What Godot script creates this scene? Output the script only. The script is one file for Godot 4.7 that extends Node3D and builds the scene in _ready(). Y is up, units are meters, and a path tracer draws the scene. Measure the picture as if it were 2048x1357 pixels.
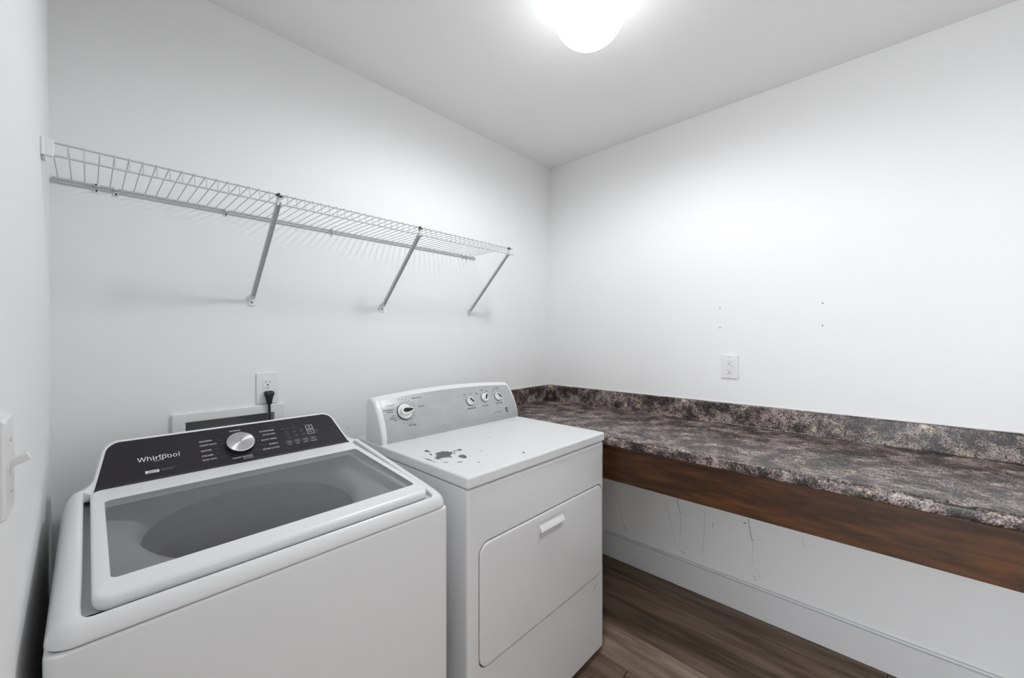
extends Node3D
# A laundry room. x runs along the back wall (0 = right wall), z runs out of the back wall (0), y is up. Metres.

const LEFT := -2.212      # left wall
const DEEP := 2.25        # front wall, behind the camera
const HIGH := 2.44
var mats := {}
var font: SystemFont

func _ready() -> void:
	# ---------- camera
	var cam := Camera3D.new()
	cam.name = "camera"
	cam.keep_aspect = Camera3D.KEEP_HEIGHT
	cam.fov = 80.548
	cam.near = 0.02
	cam.far = 60.0
	add_child(cam)
	cam.position = Vector3(-2.14286, 1.31322, 1.66991)
	var yaw := 0.81457
	var pitch := -0.006605
	cam.basis = Basis(Vector3.UP, -yaw) * Basis(Vector3.RIGHT, pitch)
	cam.current = true
	# ---------- sky (outside the closed rooms), exposure; daylight is fill from an added hall window, through an unseen doorway
	var e := Environment.new()
	e.background_mode = Environment.BG_SKY
	var sky := Sky.new()
	var sm := ProceduralSkyMaterial.new()
	sm.sky_top_color = Color(0.93, 0.96, 1.0)
	sm.sky_horizon_color = Color(1.0, 1.0, 1.0)
	sm.ground_bottom_color = Color(0.55, 0.53, 0.51)
	sm.ground_horizon_color = Color(0.9, 0.9, 0.9)
	sm.sky_energy_multiplier = 2.0
	sm.ground_energy_multiplier = 1.4
	sky.sky_material = sm
	e.sky = sky
	e.tonemap_mode = Environment.TONE_MAPPER_LINEAR
	e.tonemap_exposure = 1.28
	e.sdfgi_enabled = true
	e.ssao_enabled = true
	e.ssil_enabled = true
	var we := WorldEnvironment.new()
	we.name = "world_environment"
	we.environment = e
	add_child(we)
	font = SystemFont.new()
	font.font_names = PackedStringArray(["Droid Sans"])
	make_materials()
	added_hall_window(7.2)
	ceiling_lamp(0.63)
	room()
	counter()
	washer()
	dryer()
	shelf()
	fittings()

# ---------------------------------------------------------------- naming and tags
var used := {}
func numbered(n: String) -> String:
	if not used.has(n):
		used[n] = 0
		return n
	used[n] += 1
	return "%s_%03d" % [n, used[n]]

func thing(called: String, label: String, category: String, at: Vector3, group := "") -> Node3D:
	var o := Node3D.new()
	o.name = numbered(called)
	add_child(o)
	o.position = at
	o.set_meta("label", label)
	o.set_meta("category", category)
	if group != "":
		o.set_meta("group", group)
	return o

func root_of(n: Node3D) -> Vector3:      # where a node's own origin is in the world
	var p := Vector3.ZERO
	var k: Node = n
	while k is Node3D and k != self:
		p += (k as Node3D).position
		k = k.get_parent()
	return p

# commits a shape given in world coordinates as a named mesh under parent
func put(called: String, st: SurfaceTool, mat: Material, parent: Node3D, label := "") -> MeshInstance3D:
	st.index()
	var mi := MeshInstance3D.new()
	mi.name = called
	mi.mesh = st.commit()
	mi.material_override = mat
	mi.cast_shadow = GeometryInstance3D.SHADOW_CASTING_SETTING_ON
	parent.add_child(mi, true)
	if parent != self:
		mi.position = -root_of(parent)
	if label != "":
		mi.set_meta("label", label)
	return mi

func struct(called: String, st: SurfaceTool, mat: Material, label: String, category: String) -> MeshInstance3D:
	var o := put(called, st, mat, self)
	o.set_meta("kind", "structure")
	o.set_meta("label", label)
	o.set_meta("category", category)
	return o

# ---------------------------------------------------------------- shapes
func S() -> SurfaceTool:
	var st := SurfaceTool.new()
	st.begin(Mesh.PRIMITIVE_TRIANGLES)
	return st

func vtx(st: SurfaceTool, p: Vector3, n: Vector3, uv := Vector2.ZERO) -> void:
	st.set_normal(n)
	st.set_uv(uv)
	st.add_vertex(p)

# flat quad, corners counter-clockwise as seen from its front
func quad(st: SurfaceTool, a: Vector3, b: Vector3, c: Vector3, d: Vector3, uvs := PackedVector2Array()) -> void:
	var n := (b - a).cross(d - a)
	if n.length_squared() < 1e-16:
		n = (c - b).cross(d - b)
	n = n.normalized()
	var u := uvs if uvs.size() == 4 else PackedVector2Array([Vector2.ZERO, Vector2.ZERO, Vector2.ZERO, Vector2.ZERO])
	for k in [[a, 0], [c, 2], [b, 1], [a, 0], [d, 3], [c, 2]]:
		vtx(st, k[0], n, u[k[1]])

# rows of points joined by quads
func loft(st: SurfaceTool, rows: Array, closed := false, smooth := true, flip := false, uvs: Array = []) -> void:
	var nr := rows.size()
	var nc: int = rows[0].size()
	var last := nc if closed else nc - 1
	var nm := []
	for r in nr:
		var a := PackedVector3Array()
		a.resize(nc)
		nm.append(a)
	var fl := []
	for r in nr - 1:
		var a := PackedVector3Array()
		for k in last:
			var k2 := (k + 1) % nc
			var n: Vector3 = (rows[r + 1][k2] - rows[r][k]).cross(rows[r][k2] - rows[r + 1][k])
			if flip:
				n = -n
			a.append(n)
			nm[r][k] += n
			nm[r][k2] += n
			nm[r + 1][k] += n
			nm[r + 1][k2] += n
		fl.append(a)
	for r in nr - 1:
		for k in last:
			var k2 := (k + 1) % nc
			var q := [[r, k], [r, k2], [r + 1, k2], [r + 1, k]]
			var order := [0, 1, 2, 0, 2, 3] if not flip else [0, 2, 1, 0, 3, 2]
			# the normal above points to the side from which 0,1,2 runs clockwise
			for i in order:
				var rr: int = q[i][0]
				var kk: int = q[i][1]
				var n: Vector3 = nm[rr][kk] if smooth else fl[r][k]
				if n.length_squared() < 1e-20:
					n = fl[r][k]
				vtx(st, rows[rr][kk], n.normalized(), uvs[rr][kk] if not uvs.is_empty() else Vector2.ZERO)

func fan(st: SurfaceTool, loop: PackedVector3Array, n: Vector3) -> void:
	var c := Vector3.ZERO
	for p in loop:
		c += p
	c /= loop.size()
	for k in loop.size():
		var a := loop[k]
		var b := loop[(k + 1) % loop.size()]
		if (a - c).cross(b - c).dot(n) > 0.0:
			var t := a
			a = b
			b = t
		vtx(st, c, n)
		vtx(st, a, n)
		vtx(st, b, n)

func box(st: SurfaceTool, lo: Vector3, hi: Vector3) -> void:
	var p := []
	for k in 8:
		p.append(Vector3(hi.x if k & 1 else lo.x, hi.y if k & 2 else lo.y, hi.z if k & 4 else lo.z))
	for q in [[4, 5, 7, 6], [1, 0, 2, 3], [5, 1, 3, 7], [0, 4, 6, 2], [6, 7, 3, 2], [0, 1, 5, 4]]:
		quad(st, p[q[0]], p[q[1]], p[q[2]], p[q[3]])

# box with rounded edges; its uv runs over x and z as seen from above
func rbox(st: SurfaceTool, lo: Vector3, hi: Vector3, r := 0.003, seg := 2, xf := Transform3D.IDENTITY) -> void:
	var c := (lo + hi) * 0.5
	var h := (hi - lo) * 0.5
	var rr := minf(r, minf(h.x, minf(h.y, h.z)) * 0.999)
	var inn := h - Vector3.ONE * rr
	for ax in 3:
		for sg in [-1.0, 1.0]:
			var u := (ax + 1) % 3
			var v := (ax + 2) % 3
			var us := []
			var vs := []
			for k in seg + 1:
				var t := tan((1.0 - float(k) / seg) * PI / 4.0)
				us.append(-inn[u] - rr * t)
				vs.append(-inn[v] - rr * t)
			for k in seg + 1:
				var t := tan(float(k) / seg * PI / 4.0)
				us.append(inn[u] + rr * t)
				vs.append(inn[v] + rr * t)
			var P := []
			var N := []
			for i in us.size():
				var pr := PackedVector3Array()
				var nr := PackedVector3Array()
				for j in vs.size():
					var q := Vector3.ZERO
					q[ax] = h[ax] * sg
					q[u] = us[i]
					q[v] = vs[j]
					var b := q.clamp(-inn, inn)
					var d := (q - b).normalized()
					pr.append(b + d * rr)
					nr.append(d)
				P.append(pr)
				N.append(nr)
			for i in us.size() - 1:
				for j in vs.size() - 1:
					var q := [[i, j], [i + 1, j], [i + 1, j + 1], [i, j + 1]]
					var order := [0, 2, 1, 0, 3, 2] if sg > 0 else [0, 1, 2, 0, 2, 3]
					for k in order:
						var p: Vector3 = P[q[k][0]][q[k][1]]
						var n: Vector3 = N[q[k][0]][q[k][1]]
						vtx(st, xf * (c + p), xf.basis * n, Vector2(p.x / h.x * 0.5 + 0.5, p.z / h.z * 0.5 + 0.5))

# round bar along a line of points
func tube(st: SurfaceTool, pts: PackedVector3Array, r: float, sides := 6, caps := true) -> void:
	var rows := []
	var t := (pts[1] - pts[0]).normalized()
	var s := t.cross(Vector3(0.31, 0.87, 0.39)).normalized()
	for k in pts.size():
		var d := Vector3.ZERO
		if k > 0:
			d += (pts[k] - pts[k - 1]).normalized()
		if k < pts.size() - 1:
			d += (pts[k + 1] - pts[k]).normalized()
		t = d.normalized()
		s = (s - t * s.dot(t)).normalized()
		var w := t.cross(s)
		var ring := PackedVector3Array()
		for j in sides:
			var a := TAU * j / sides
			ring.append(pts[k] + (s * cos(a) + w * sin(a)) * r)
		rows.append(ring)
	loft(st, rows, true, true, true)
	if caps:
		fan(st, rows[0], (pts[0] - pts[1]).normalized())
		fan(st, rows[-1], (pts[-1] - pts[-2]).normalized())

# body of revolution round the y axis of xf; prof holds (radius, height)
func lathe(st: SurfaceTool, prof: PackedVector2Array, xf: Transform3D, sides := 32, smooth := true) -> void:
	var rows := []
	for p in prof:
		var ring := PackedVector3Array()
		for j in sides:
			var a := TAU * j / sides
			ring.append(xf * Vector3(p.x * cos(a), p.y, p.x * sin(a)))
		rows.append(ring)
	loft(st, rows, true, smooth, false)

# rounded rectangle in a plane; two corners, radius
func rrect(x0: float, y0: float, x1: float, y1: float, r: float, seg := 5) -> PackedVector2Array:
	var o := PackedVector2Array()
	var cs := [[x1 - r, y1 - r, 0.0], [x0 + r, y1 - r, PI / 2], [x0 + r, y0 + r, PI], [x1 - r, y0 + r, 1.5 * PI]]
	for c in cs:
		for k in seg + 1:
			var a: float = c[2] + PI / 2 * k / seg
			o.append(Vector2(c[0] + r * cos(a), c[1] + r * sin(a)))
	return o

func at_z(l: PackedVector2Array, z: float) -> PackedVector3Array:      # (x, y) loop at a depth
	var o := PackedVector3Array()
	for p in l:
		o.append(Vector3(p.x, p.y, z))
	return o

func in_xf(l: PackedVector2Array, h: float, xf: Transform3D) -> PackedVector3Array:   # (x, z) of xf at height h of xf
	var o := PackedVector3Array()
	for p in l:
		o.append(xf * Vector3(p.x, h, p.y))
	return o

# a plate with a rounded outline standing on the xz plane of xf
func plate(st: SurfaceTool, l: PackedVector2Array, h: float, bevel: float, xf: Transform3D) -> void:
	var c := Vector2.ZERO
	for p in l:
		c += p
	c /= l.size()
	var inner := PackedVector2Array()
	for p in l:
		inner.append(p + (c - p).normalized() * bevel)
	var rows := [in_xf(l, 0, xf), in_xf(l, h - bevel, xf), in_xf(inner, h, xf)]
	loft(st, rows, true, false, false)
	fan(st, rows[2], xf.basis.y.normalized())

# frame of a face: origin o, x axis, face normal n -> y of the frame is the normal, z runs down the face
func face_xf(o: Vector3, n: Vector3, right := Vector3.RIGHT) -> Transform3D:
	var y := n.normalized()
	var x := (right - y * right.dot(y)).normalized()
	return Transform3D(Basis(x, y, x.cross(y)), o)

# lettering lying on a face: f as from face_xf, centred at f.origin; width in metres (or height when width is 0)
func letters(called: String, s: String, parent: Node3D, f: Transform3D, width: float, mat: Material, height := 0.0, align := 1, squash := 1.0) -> void:
	var tm := TextMesh.new()
	tm.font = font
	tm.text = s
	tm.font_size = 24
	tm.pixel_size = 0.001
	tm.depth = 0.0006
	tm.curve_step = 3.0
	var b := tm.get_aabb()
	var k := width / maxf(b.size.x, 1e-5) if width > 0.0 else height / maxf(b.size.y, 1e-5)
	var ox := -b.get_center().x
	if align == 0:
		ox = -b.position.x
	elif align == 2:
		ox = -b.end.x
	var mi := MeshInstance3D.new()
	mi.name = called
	mi.mesh = tm
	mi.material_override = mat
	parent.add_child(mi, true)
	var bs := Basis(f.basis.x * k, -f.basis.z * k * squash, f.basis.y * 0.4)
	mi.transform = Transform3D(bs, f.origin - root_of(parent) + bs * Vector3(ox, -b.get_center().y, 0.0004))

func bars(st: SurfaceTool, f: Transform3D, rects: Array) -> void:     # thin printed strips [x, up, w, h] on a face
	for q in rects:
		rbox(st, Vector3(q[0] - q[2] / 2, -0.0001, -q[1] - q[3] / 2), Vector3(q[0] + q[2] / 2, 0.0003, -q[1] + q[3] / 2), 0.0001, 1, f)

# ---------------------------------------------------------------- materials
func mk(c: Color, rough := 0.5, metal := 0.0, spec := 0.5) -> StandardMaterial3D:
	var m := StandardMaterial3D.new()
	m.albedo_color = c
	m.roughness = rough
	m.metallic = metal
	m.metallic_specular = spec
	return m

func noise_bytes(w: int, h: int, freq: float, sd: int, oct := 4, kind := FastNoiseLite.TYPE_SIMPLEX_SMOOTH, stretch := 1) -> PackedByteArray:
	var n := FastNoiseLite.new()
	n.seed = sd
	n.noise_type = kind
	n.frequency = freq
	n.fractal_octaves = oct
	var im := n.get_seamless_image(w, h / stretch, false, false, 0.1)
	im.convert(Image.FORMAT_L8)
	if stretch > 1:
		im.resize(w, h, Image.INTERPOLATE_CUBIC)
	return im.get_data()

func tex(w: int, h: int, data: PackedByteArray) -> ImageTexture:
	var im := Image.create_from_data(w, h, false, Image.FORMAT_RGB8, data)
	im.generate_mipmaps()
	return ImageTexture.create_from_image(im)

func mix3(a: Vector3, b: Vector3, t: float) -> Vector3:
	return a.lerp(b, clampf(t, 0.0, 1.0))

func make_materials() -> void:
	mats.wall = mk(Color(0.955, 0.955, 0.952), 0.75, 0.0, 0.3)
	mats.ceil = mk(Color(0.97, 0.97, 0.967), 0.95, 0.0, 0.2)
	mats.trim = mk(Color(0.90, 0.90, 0.90), 0.45)
	mats.plastic = mk(Color(0.935, 0.935, 0.93), 0.35)
	mats.enamel = mk(Color(0.94, 0.943, 0.943), 0.28)
	mats.enamel.clearcoat_enabled = true
	mats.enamel.clearcoat = 0.4
	mats.enamel.clearcoat_roughness = 0.12
	mats.wire = mk(Color(0.80, 0.80, 0.80), 0.4)
	mats.brace = mk(Color(0.83, 0.83, 0.83), 0.45)
	mats.black = mk(Color(0.035, 0.035, 0.038), 0.45)
	mats.slot = mk(Color(0.06, 0.06, 0.06), 0.8)
	mats.seal = mk(Color(0.22, 0.22, 0.22), 0.7)
	mats.ink = mk(Color(0.12, 0.12, 0.12), 0.7)
	mats.grey_ink = mk(Color(0.42, 0.42, 0.43), 0.7)
	mats.white_ink = mk(Color(0.93, 0.93, 0.94), 0.6)
	mats.dim_ink = mk(Color(0.50, 0.50, 0.54), 0.6)
	mats.dark_key = mk(Color(0.27, 0.27, 0.30), 0.4)
	mats.tub = mk(Color(0.62, 0.62, 0.63), 0.5)  # grey with the outlet box's recess shade put into it
	mats.cover = mk(Color(0.88, 0.88, 0.88), 0.5)
	mats.basket = mk(Color(0.13, 0.12, 0.15), 0.5, 0.2)
	mats.basket_ring = mk(Color(0.36, 0.36, 0.37), 0.5)
	mats.scuff = mk(Color(0.36, 0.36, 0.36), 0.9)
	mats.faint = mk(Color(0.80, 0.80, 0.80), 0.9)
	mats.caulk = mk(Color(0.93, 0.93, 0.92), 0.6)
	mats.steel = mk(Color(0.78, 0.78, 0.79), 0.30, 1.0)
	mats.knob_top = mk(Color(0.86, 0.86, 0.87), 0.27, 1.0)
	mats.knob_top.anisotropy_enabled = true
	mats.knob_top.anisotropy = 0.85
	mats.knob_side = mk(Color(0.22, 0.22, 0.24), 0.4, 0.6)
	# tinted glass of the lid
	var g := mk(Color(0.08, 0.08, 0.085, 0.25), 0.03)
	g.transparency = BaseMaterial3D.TRANSPARENCY_ALPHA
	mats.glass = g
	# glowing glass of the lamp
	var lamp := mk(Color(1, 1, 1), 0.3)
	lamp.emission_enabled = true
	lamp.emission = Color(1.0, 0.995, 0.985)
	lamp.emission_energy_multiplier = 0.95
	mats.lamp = lamp
	var pane_fill := mk(Color(1, 1, 1), 0.3)  # glow of the panel added at the hall's end for fill
	pane_fill.emission_enabled = true
	pane_fill.emission = Color(0.98, 0.99, 1.0)
	pane_fill.emission_energy_multiplier = 1.2
	mats.window_fill = pane_fill
	# charcoal fascia with a fine sheen of its own
	mats.fascia = mk(Color(0.165, 0.155, 0.185), 0.22)
	# brushed grey face of the dryer console, dusty towards a few patches
	var n1 := noise_bytes(512, 128, 0.35, 5, 1)
	var n2 := noise_bytes(512, 128, 0.02, 6, 3)
	var d := PackedByteArray()
	d.resize(512 * 128 * 3)
	for k in 512 * 128:
		var y := float(k / 512) / 128.0
		var v := 0.735 + (n2[k] / 255.0 - 0.5) * 0.04
		if n1[k] / 255.0 > 0.93 - 0.12 * y:
			v -= 0.06
		var b := int(clampf(v, 0, 1) * 255)
		d[k * 3] = b
		d[k * 3 + 1] = b
		d[k * 3 + 2] = b + 1
	mats.face = mk(Color(1, 1, 1), 0.38, 0.35)
	mats.face.albedo_texture = tex(512, 128, d)
	counter_texture()
	wood_textures()

func counter_texture() -> void:
	var w := 1024
	var big := noise_bytes(w, w, 0.006, 11, 3)
	var mid := noise_bytes(w, w, 0.028, 12, 4)
	var fine := noise_bytes(w, w, 0.11, 13, 3)
	var fleck := noise_bytes(w, w, 0.085, 14, 2, FastNoiseLite.TYPE_PERLIN)
	var tan := noise_bytes(w, w, 0.011, 15, 4)
	var d := PackedByteArray()
	d.resize(w * w * 3)
	var dark := Vector3(0.128, 0.105, 0.097)
	var brown := Vector3(0.372, 0.324, 0.312)
	var pale := Vector3(0.69, 0.63, 0.622)
	var sand := Vector3(0.56, 0.51, 0.435)
	for k in w * w:
		var b := (big[k] - 128) / 128.0
		var m := (mid[k] - 128) / 128.0
		var f := (fine[k] - 128) / 128.0
		var t := 0.54 + b * 0.7 + m * 0.5 + f * 0.85
		var c := mix3(dark, brown, t * 1.9)
		if t > 0.52:
			c = mix3(c, pale, (t - 0.52) * 1.5)
		var s := (tan[k] - 150) / 60.0
		if s > 0.0:
			c = mix3(c, sand * (0.55 + t * 0.9), s * 0.8)
		var q := (fleck[k] - 128) / 128.0
		if q > 0.34:
			c = mix3(c, dark * 0.6, (q - 0.34) * 5.0)
		d[k * 3] = int(clampf(c.x, 0, 1) * 255)
		d[k * 3 + 1] = int(clampf(c.y, 0, 1) * 255)
		d[k * 3 + 2] = int(clampf(c.z, 0, 1) * 255)
	var m := mk(Color(1, 1, 1), 0.33, 0.0, 0.5)
	m.albedo_texture = tex(w, w, d)
	m.uv1_triplanar = true
	m.uv1_world_triplanar = true
	m.uv1_scale = Vector3.ONE * 1.15
	m.uv1_triplanar_sharpness = 6.0
	mats.counter = m

func wood_textures() -> void:
	# stained apron: along u runs the grain
	var w := 512
	var h := 256
	var a := noise_bytes(w, h, 0.02, 21, 4)
	var s := noise_bytes(w, h, 0.05, 22, 4)
	var blot := noise_bytes(w, h, 0.012, 23, 3)
	var d := PackedByteArray()
	d.resize(w * h * 3)
	for k in w * h:
		var t := 0.5 + (a[k] - 128) / 128.0 * 0.35 + (s[k] - 128) / 128.0 * 0.35 + (blot[k] - 128) / 128.0 * 0.5
		var c := mix3(Vector3(0.19, 0.113, 0.053), Vector3(0.36, 0.222, 0.113), t)
		d[k * 3] = int(clampf(c.x, 0, 1) * 255)
		d[k * 3 + 1] = int(clampf(c.y, 0, 1) * 255)
		d[k * 3 + 2] = int(clampf(c.z, 0, 1) * 255)
	mats.apron = mk(Color(1, 1, 1), 0.42, 0.0, 0.4)
	mats.apron.albedo_texture = tex(w, h, d)
	mats.apron.uv1_scale = Vector3(0.6, 1.0, 1.0)
	# floor boards: grain along v
	var fw := 512
	var streak := noise_bytes(fw, fw, 0.035, 31, 5)
	var soft := noise_bytes(fw, fw, 0.012, 32, 3)
	var pore := noise_bytes(fw, fw, 0.16, 33, 2)
	d = PackedByteArray()
	d.resize(fw * fw * 3)
	for k in fw * fw:
		var t := 0.52 + (streak[k] - 128) / 128.0 * 0.24 + (soft[k] - 128) / 128.0 * 0.5 + (pore[k] - 128) / 128.0 * 0.12
		var c := mix3(Vector3(0.46, 0.385, 0.325), Vector3(0.745, 0.66, 0.59), t)
		d[k * 3] = int(clampf(c.x, 0, 1) * 255)
		d[k * 3 + 1] = int(clampf(c.y, 0, 1) * 255)
		d[k * 3 + 2] = int(clampf(c.z, 0, 1) * 255)
	var ft := tex(fw, fw, d)
	var tones := [Color(1, 1, 1), Color(0.78, 0.76, 0.74), Color(0.92, 0.9, 0.88), Color(0.86, 0.83, 0.8)]
	mats.boards = []
	for k in 4:
		var m := mk(tones[k], 0.5, 0.0, 0.35)
		m.albedo_texture = ft
		m.uv1_offset = Vector3(0.27 * k, 0.37 * k, 0)
		mats.boards.append(m)

# ---------------------------------------------------------------- the lamp
func ceiling_lamp(energy: float) -> void:
	var at := Vector3(-1.02, HIGH, 0.957)
	var t := thing("ceiling_light", "glowing white globe light in a white holder on the ceiling", "light", at)
	var st := S()
	lathe(st, PackedVector2Array([Vector2(0.0, -0.032), Vector2(0.09, -0.032), Vector2(0.098, -0.024), Vector2(0.10, -0.005), Vector2(0.098, 0.0), Vector2(0.0, 0.0)]), Transform3D(Basis(), at), 40)
	put("holder", st, mats.plastic, t)
	st = S()
	var p := PackedVector2Array()
	var cy := -0.076
	for k in 19:
		var a := lerpf(-PI / 2, deg_to_rad(46), k / 18.0)
		p.append(Vector2(maxf(0.0, 0.1145 * cos(a)), cy + (0.102 if a < 0 else 0.08) * sin(a)))
	lathe(st, p, Transform3D(Basis(), at), 48)
	put("glass_globe", st, mats.lamp, t, "glowing globe")
	# the globe throws most of its light down and sideways; a little leaks up past the holder
	var l := SpotLight3D.new()
	l.name = "lamp_bulb"
	t.add_child(l)
	l.position = Vector3(0, -0.075, 0)
	l.rotation.x = -PI / 2
	l.light_color = Color(0.975, 0.985, 1.0)
	l.light_energy = energy
	l.light_size = 0.07
	l.spot_range = 8.0
	l.spot_attenuation = 2.0
	l.spot_angle = 89.9
	l.spot_angle_attenuation = 0.5
	l.shadow_enabled = true
	var o := OmniLight3D.new()
	o.name = "lamp_bulb_glow"
	t.add_child(o)
	o.position = Vector3(0, -0.160, 0)
	o.light_color = Color(0.975, 0.985, 1.0)
	o.light_energy = energy * 0.06
	o.light_size = 0.07
	o.omni_range = 8.0
	o.omni_attenuation = 2.0
	o.shadow_enabled = true

# ---------------------------------------------------------------- added hall beyond the doorway, with a glowing fill panel at its end
const HALL := -5.2
const HALL_FAR := 2.62
func added_hall_window(energy: float) -> void:
	var st := S()
	box(st, Vector3(HALL - 0.05, 0.15, 0.15), Vector3(HALL - 0.02, 2.35, HALL_FAR - 0.12))
	struct("window_1", st, mats.window_fill, "glowing panel added as fill light at the far end of the added hall", "window")
	var a := AreaLight3D.new()  # added fill light, just in front of the glowing panel
	a.name = "added_hall_fill"
	add_child(a)
	a.position = Vector3(HALL, 1.25, (0.15 + HALL_FAR - 0.12) / 2)
	a.rotation.y = -PI / 2
	a.area_size = Vector2(HALL_FAR - 0.27, 2.2)
	a.area_normalize_energy = true
	a.light_color = Color(0.95, 0.975, 1.0)
	a.light_energy = energy
	a.area_range = 14.0
	a.area_attenuation = 2.0
	a.shadow_enabled = true
	st = S()
	var T := 0.12
	box(st, Vector3(HALL - T, -0.15, -T), Vector3(LEFT - T, -0.002, HALL_FAR + T))
	struct("added_floor_hall", st, mats.boards[2], "wood floor of the added hall beyond the doorway", "floor")
	st = S()
	box(st, Vector3(HALL - T, HIGH, -T), Vector3(LEFT - T, HIGH + T, HALL_FAR + T))
	struct("added_ceiling_hall", st, mats.ceil, "white ceiling of the added hall beyond the doorway", "ceiling")
	st = S()
	box(st, Vector3(HALL - T, -0.15, -T), Vector3(LEFT - T, HIGH, 0.0))
	box(st, Vector3(HALL - T, -0.15, HALL_FAR), Vector3(LEFT - T, HIGH, HALL_FAR + T))
	box(st, Vector3(HALL - T, -0.15, 0.0), Vector3(HALL - 0.05, HIGH, HALL_FAR))
	box(st, Vector3(LEFT - T, -0.15, DEEP + T), Vector3(LEFT, HIGH, HALL_FAR + T))
	struct("added_wall_hall", st, mats.wall, "white walls of the added hall beyond the doorway", "wall")

# ---------------------------------------------------------------- the room
func room() -> void:
	var T := 0.12
	# floor: a slab and boards on it
	var st := S()
	rbox(st, Vector3(LEFT - T, -0.15, -T), Vector3(T, -0.012, DEEP + T), 0.001, 1)
	var fl := struct("floor", st, mats.slot, "grey-brown wood plank floor of the laundry room", "floor")
	var rng := RandomNumberGenerator.new()
	rng.seed = 7
	var bx := -0.014
	var w := 0.121
	var row := 0
	while bx > LEFT:
		var x0 := maxf(bx - w, LEFT)
		var z := -rng.randf() * 0.9 if row > 3 else -0.77
		while z < DEEP:
			var z1 := z + 1.22
			var za := maxf(z, 0.0)
			var zb := minf(z1, DEEP)
			if zb - za > 0.02:
				st = S()
				board(st, x0 + 0.0008, bx - 0.0008, za + 0.0008, zb - 0.0008, rng.randf(), rng.randf())
				put("plank", st, mats.boards[rng.randi() % 4], fl)
			z = z1
		bx -= w
		w = 0.185
		row += 1
	# ceiling
	st = S()
	rbox(st, Vector3(LEFT - T, HIGH, -T), Vector3(T, HIGH + T, DEEP + T), 0.001, 1)
	struct("ceiling", st, mats.ceil, "plain white ceiling above the laundry room", "ceiling")
	# back wall, with the pocket of the outlet box left open
	st = S()
	var a := [-1.928, 0.862, -1.667, 1.034]
	box(st, Vector3(LEFT - T, -0.15, -T), Vector3(a[0], HIGH, 0))
	box(st, Vector3(a[2], -0.15, -T), Vector3(T, HIGH, 0))
	box(st, Vector3(a[0], a[3], -T), Vector3(a[2], HIGH, 0))
	box(st, Vector3(a[0], -0.15, -T), Vector3(a[2], a[1], 0))
	box(st, Vector3(a[0], a[1], -T), Vector3(a[2], a[3], -0.095))
	var wb := struct("wall_back", st, mats.wall, "white wall behind the washer and dryer, carrying the wire shelf", "wall")
	st = S()
	rbox(st, Vector3(-1.389, 0.923, -0.0005), Vector3(-1.384, 0.925, 0.0004), 0.0002, 1)
	rbox(st, Vector3(-1.396, 0.919, -0.0005), Vector3(-1.392, 0.921, 0.0004), 0.0002, 1)
	put("scuff_mark", st, mats.scuff, wb, "small dark scuff")
	# right wall
	st = S()
	rbox(st, Vector3(0, -0.15, -T), Vector3(T, HIGH, DEEP + T), 0.0005, 1)
	var wr := struct("wall_right", st, mats.wall, "white wall above and below the laminate counter", "wall")
	scuffs(wr)
	# left wall; unseen doorway beside the camera, placed to let in the added hall's light
	var d0 := 1.42
	var d1 := 2.18
	st = S()
	box(st, Vector3(LEFT - T, -0.15, -T), Vector3(LEFT, HIGH, d0))
	box(st, Vector3(LEFT - T, -0.15, d1), Vector3(LEFT, HIGH, DEEP + T))
	box(st, Vector3(LEFT - T, 2.04, d0), Vector3(LEFT, HIGH, d1))
	box(st, Vector3(LEFT - T, -0.15, d0), Vector3(LEFT, -0.005, d1))
	struct("wall_left", st, mats.wall, "white wall close beside the washer, with a light switch", "wall")
	st = S()
	rbox(st, Vector3(LEFT, 0, d0 - 0.060), Vector3(LEFT + 0.012, 2.10, d0), 0.003)
	rbox(st, Vector3(LEFT, 0, d1), Vector3(LEFT + 0.012, 2.10, d1 + 0.060), 0.003)
	rbox(st, Vector3(LEFT, 2.04, d0), Vector3(LEFT + 0.012, 2.10, d1), 0.003)
	struct("trim_1", st, mats.trim, "white casing round the unseen doorway beside the camera", "trim")
	# front wall behind the camera
	st = S()
	rbox(st, Vector3(LEFT - T, -0.15, DEEP), Vector3(T, HIGH, DEEP + T), 0.0005, 1)
	struct("wall_front", st, mats.wall, "plain white wall behind the camera", "wall")
	# baseboards
	st = S()
	skirting(st, Vector3(0, 0, 0.0), Vector3(0, 0, DEEP), Vector3(-1, 0, 0))
	var br := struct("baseboard_right", st, mats.trim, "tall white baseboard under the counter", "baseboard")
	st = S()
	for q in [[0.07, 0.97], [0.085, 1.06], [0.05, 1.02], [0.108, 0.72], [0.06, 1.32], [0.03, 1.36], [0.11, 0.83]]:
		rbox(st, Vector3(-0.0145, q[0], q[1]), Vector3(-0.0138, q[0] + 0.002, q[1] + 0.002), 0.0003, 1)
	put("scuff_mark", st, mats.scuff, br, "tiny dark specks")
	st = S()
	skirting(st, Vector3(LEFT, 0, 0), Vector3(-0.014, 0, 0), Vector3(0, 0, 1))
	struct("baseboard_back", st, mats.trim, "white baseboard along the wall behind the washer and dryer", "baseboard")
	st = S()
	skirting(st, Vector3(LEFT, 0, 0.014), Vector3(LEFT, 0, 1.359), Vector3(1, 0, 0))
	struct("baseboard_left", st, mats.trim, "white baseboard along the wall beside the washer", "baseboard")

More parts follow.
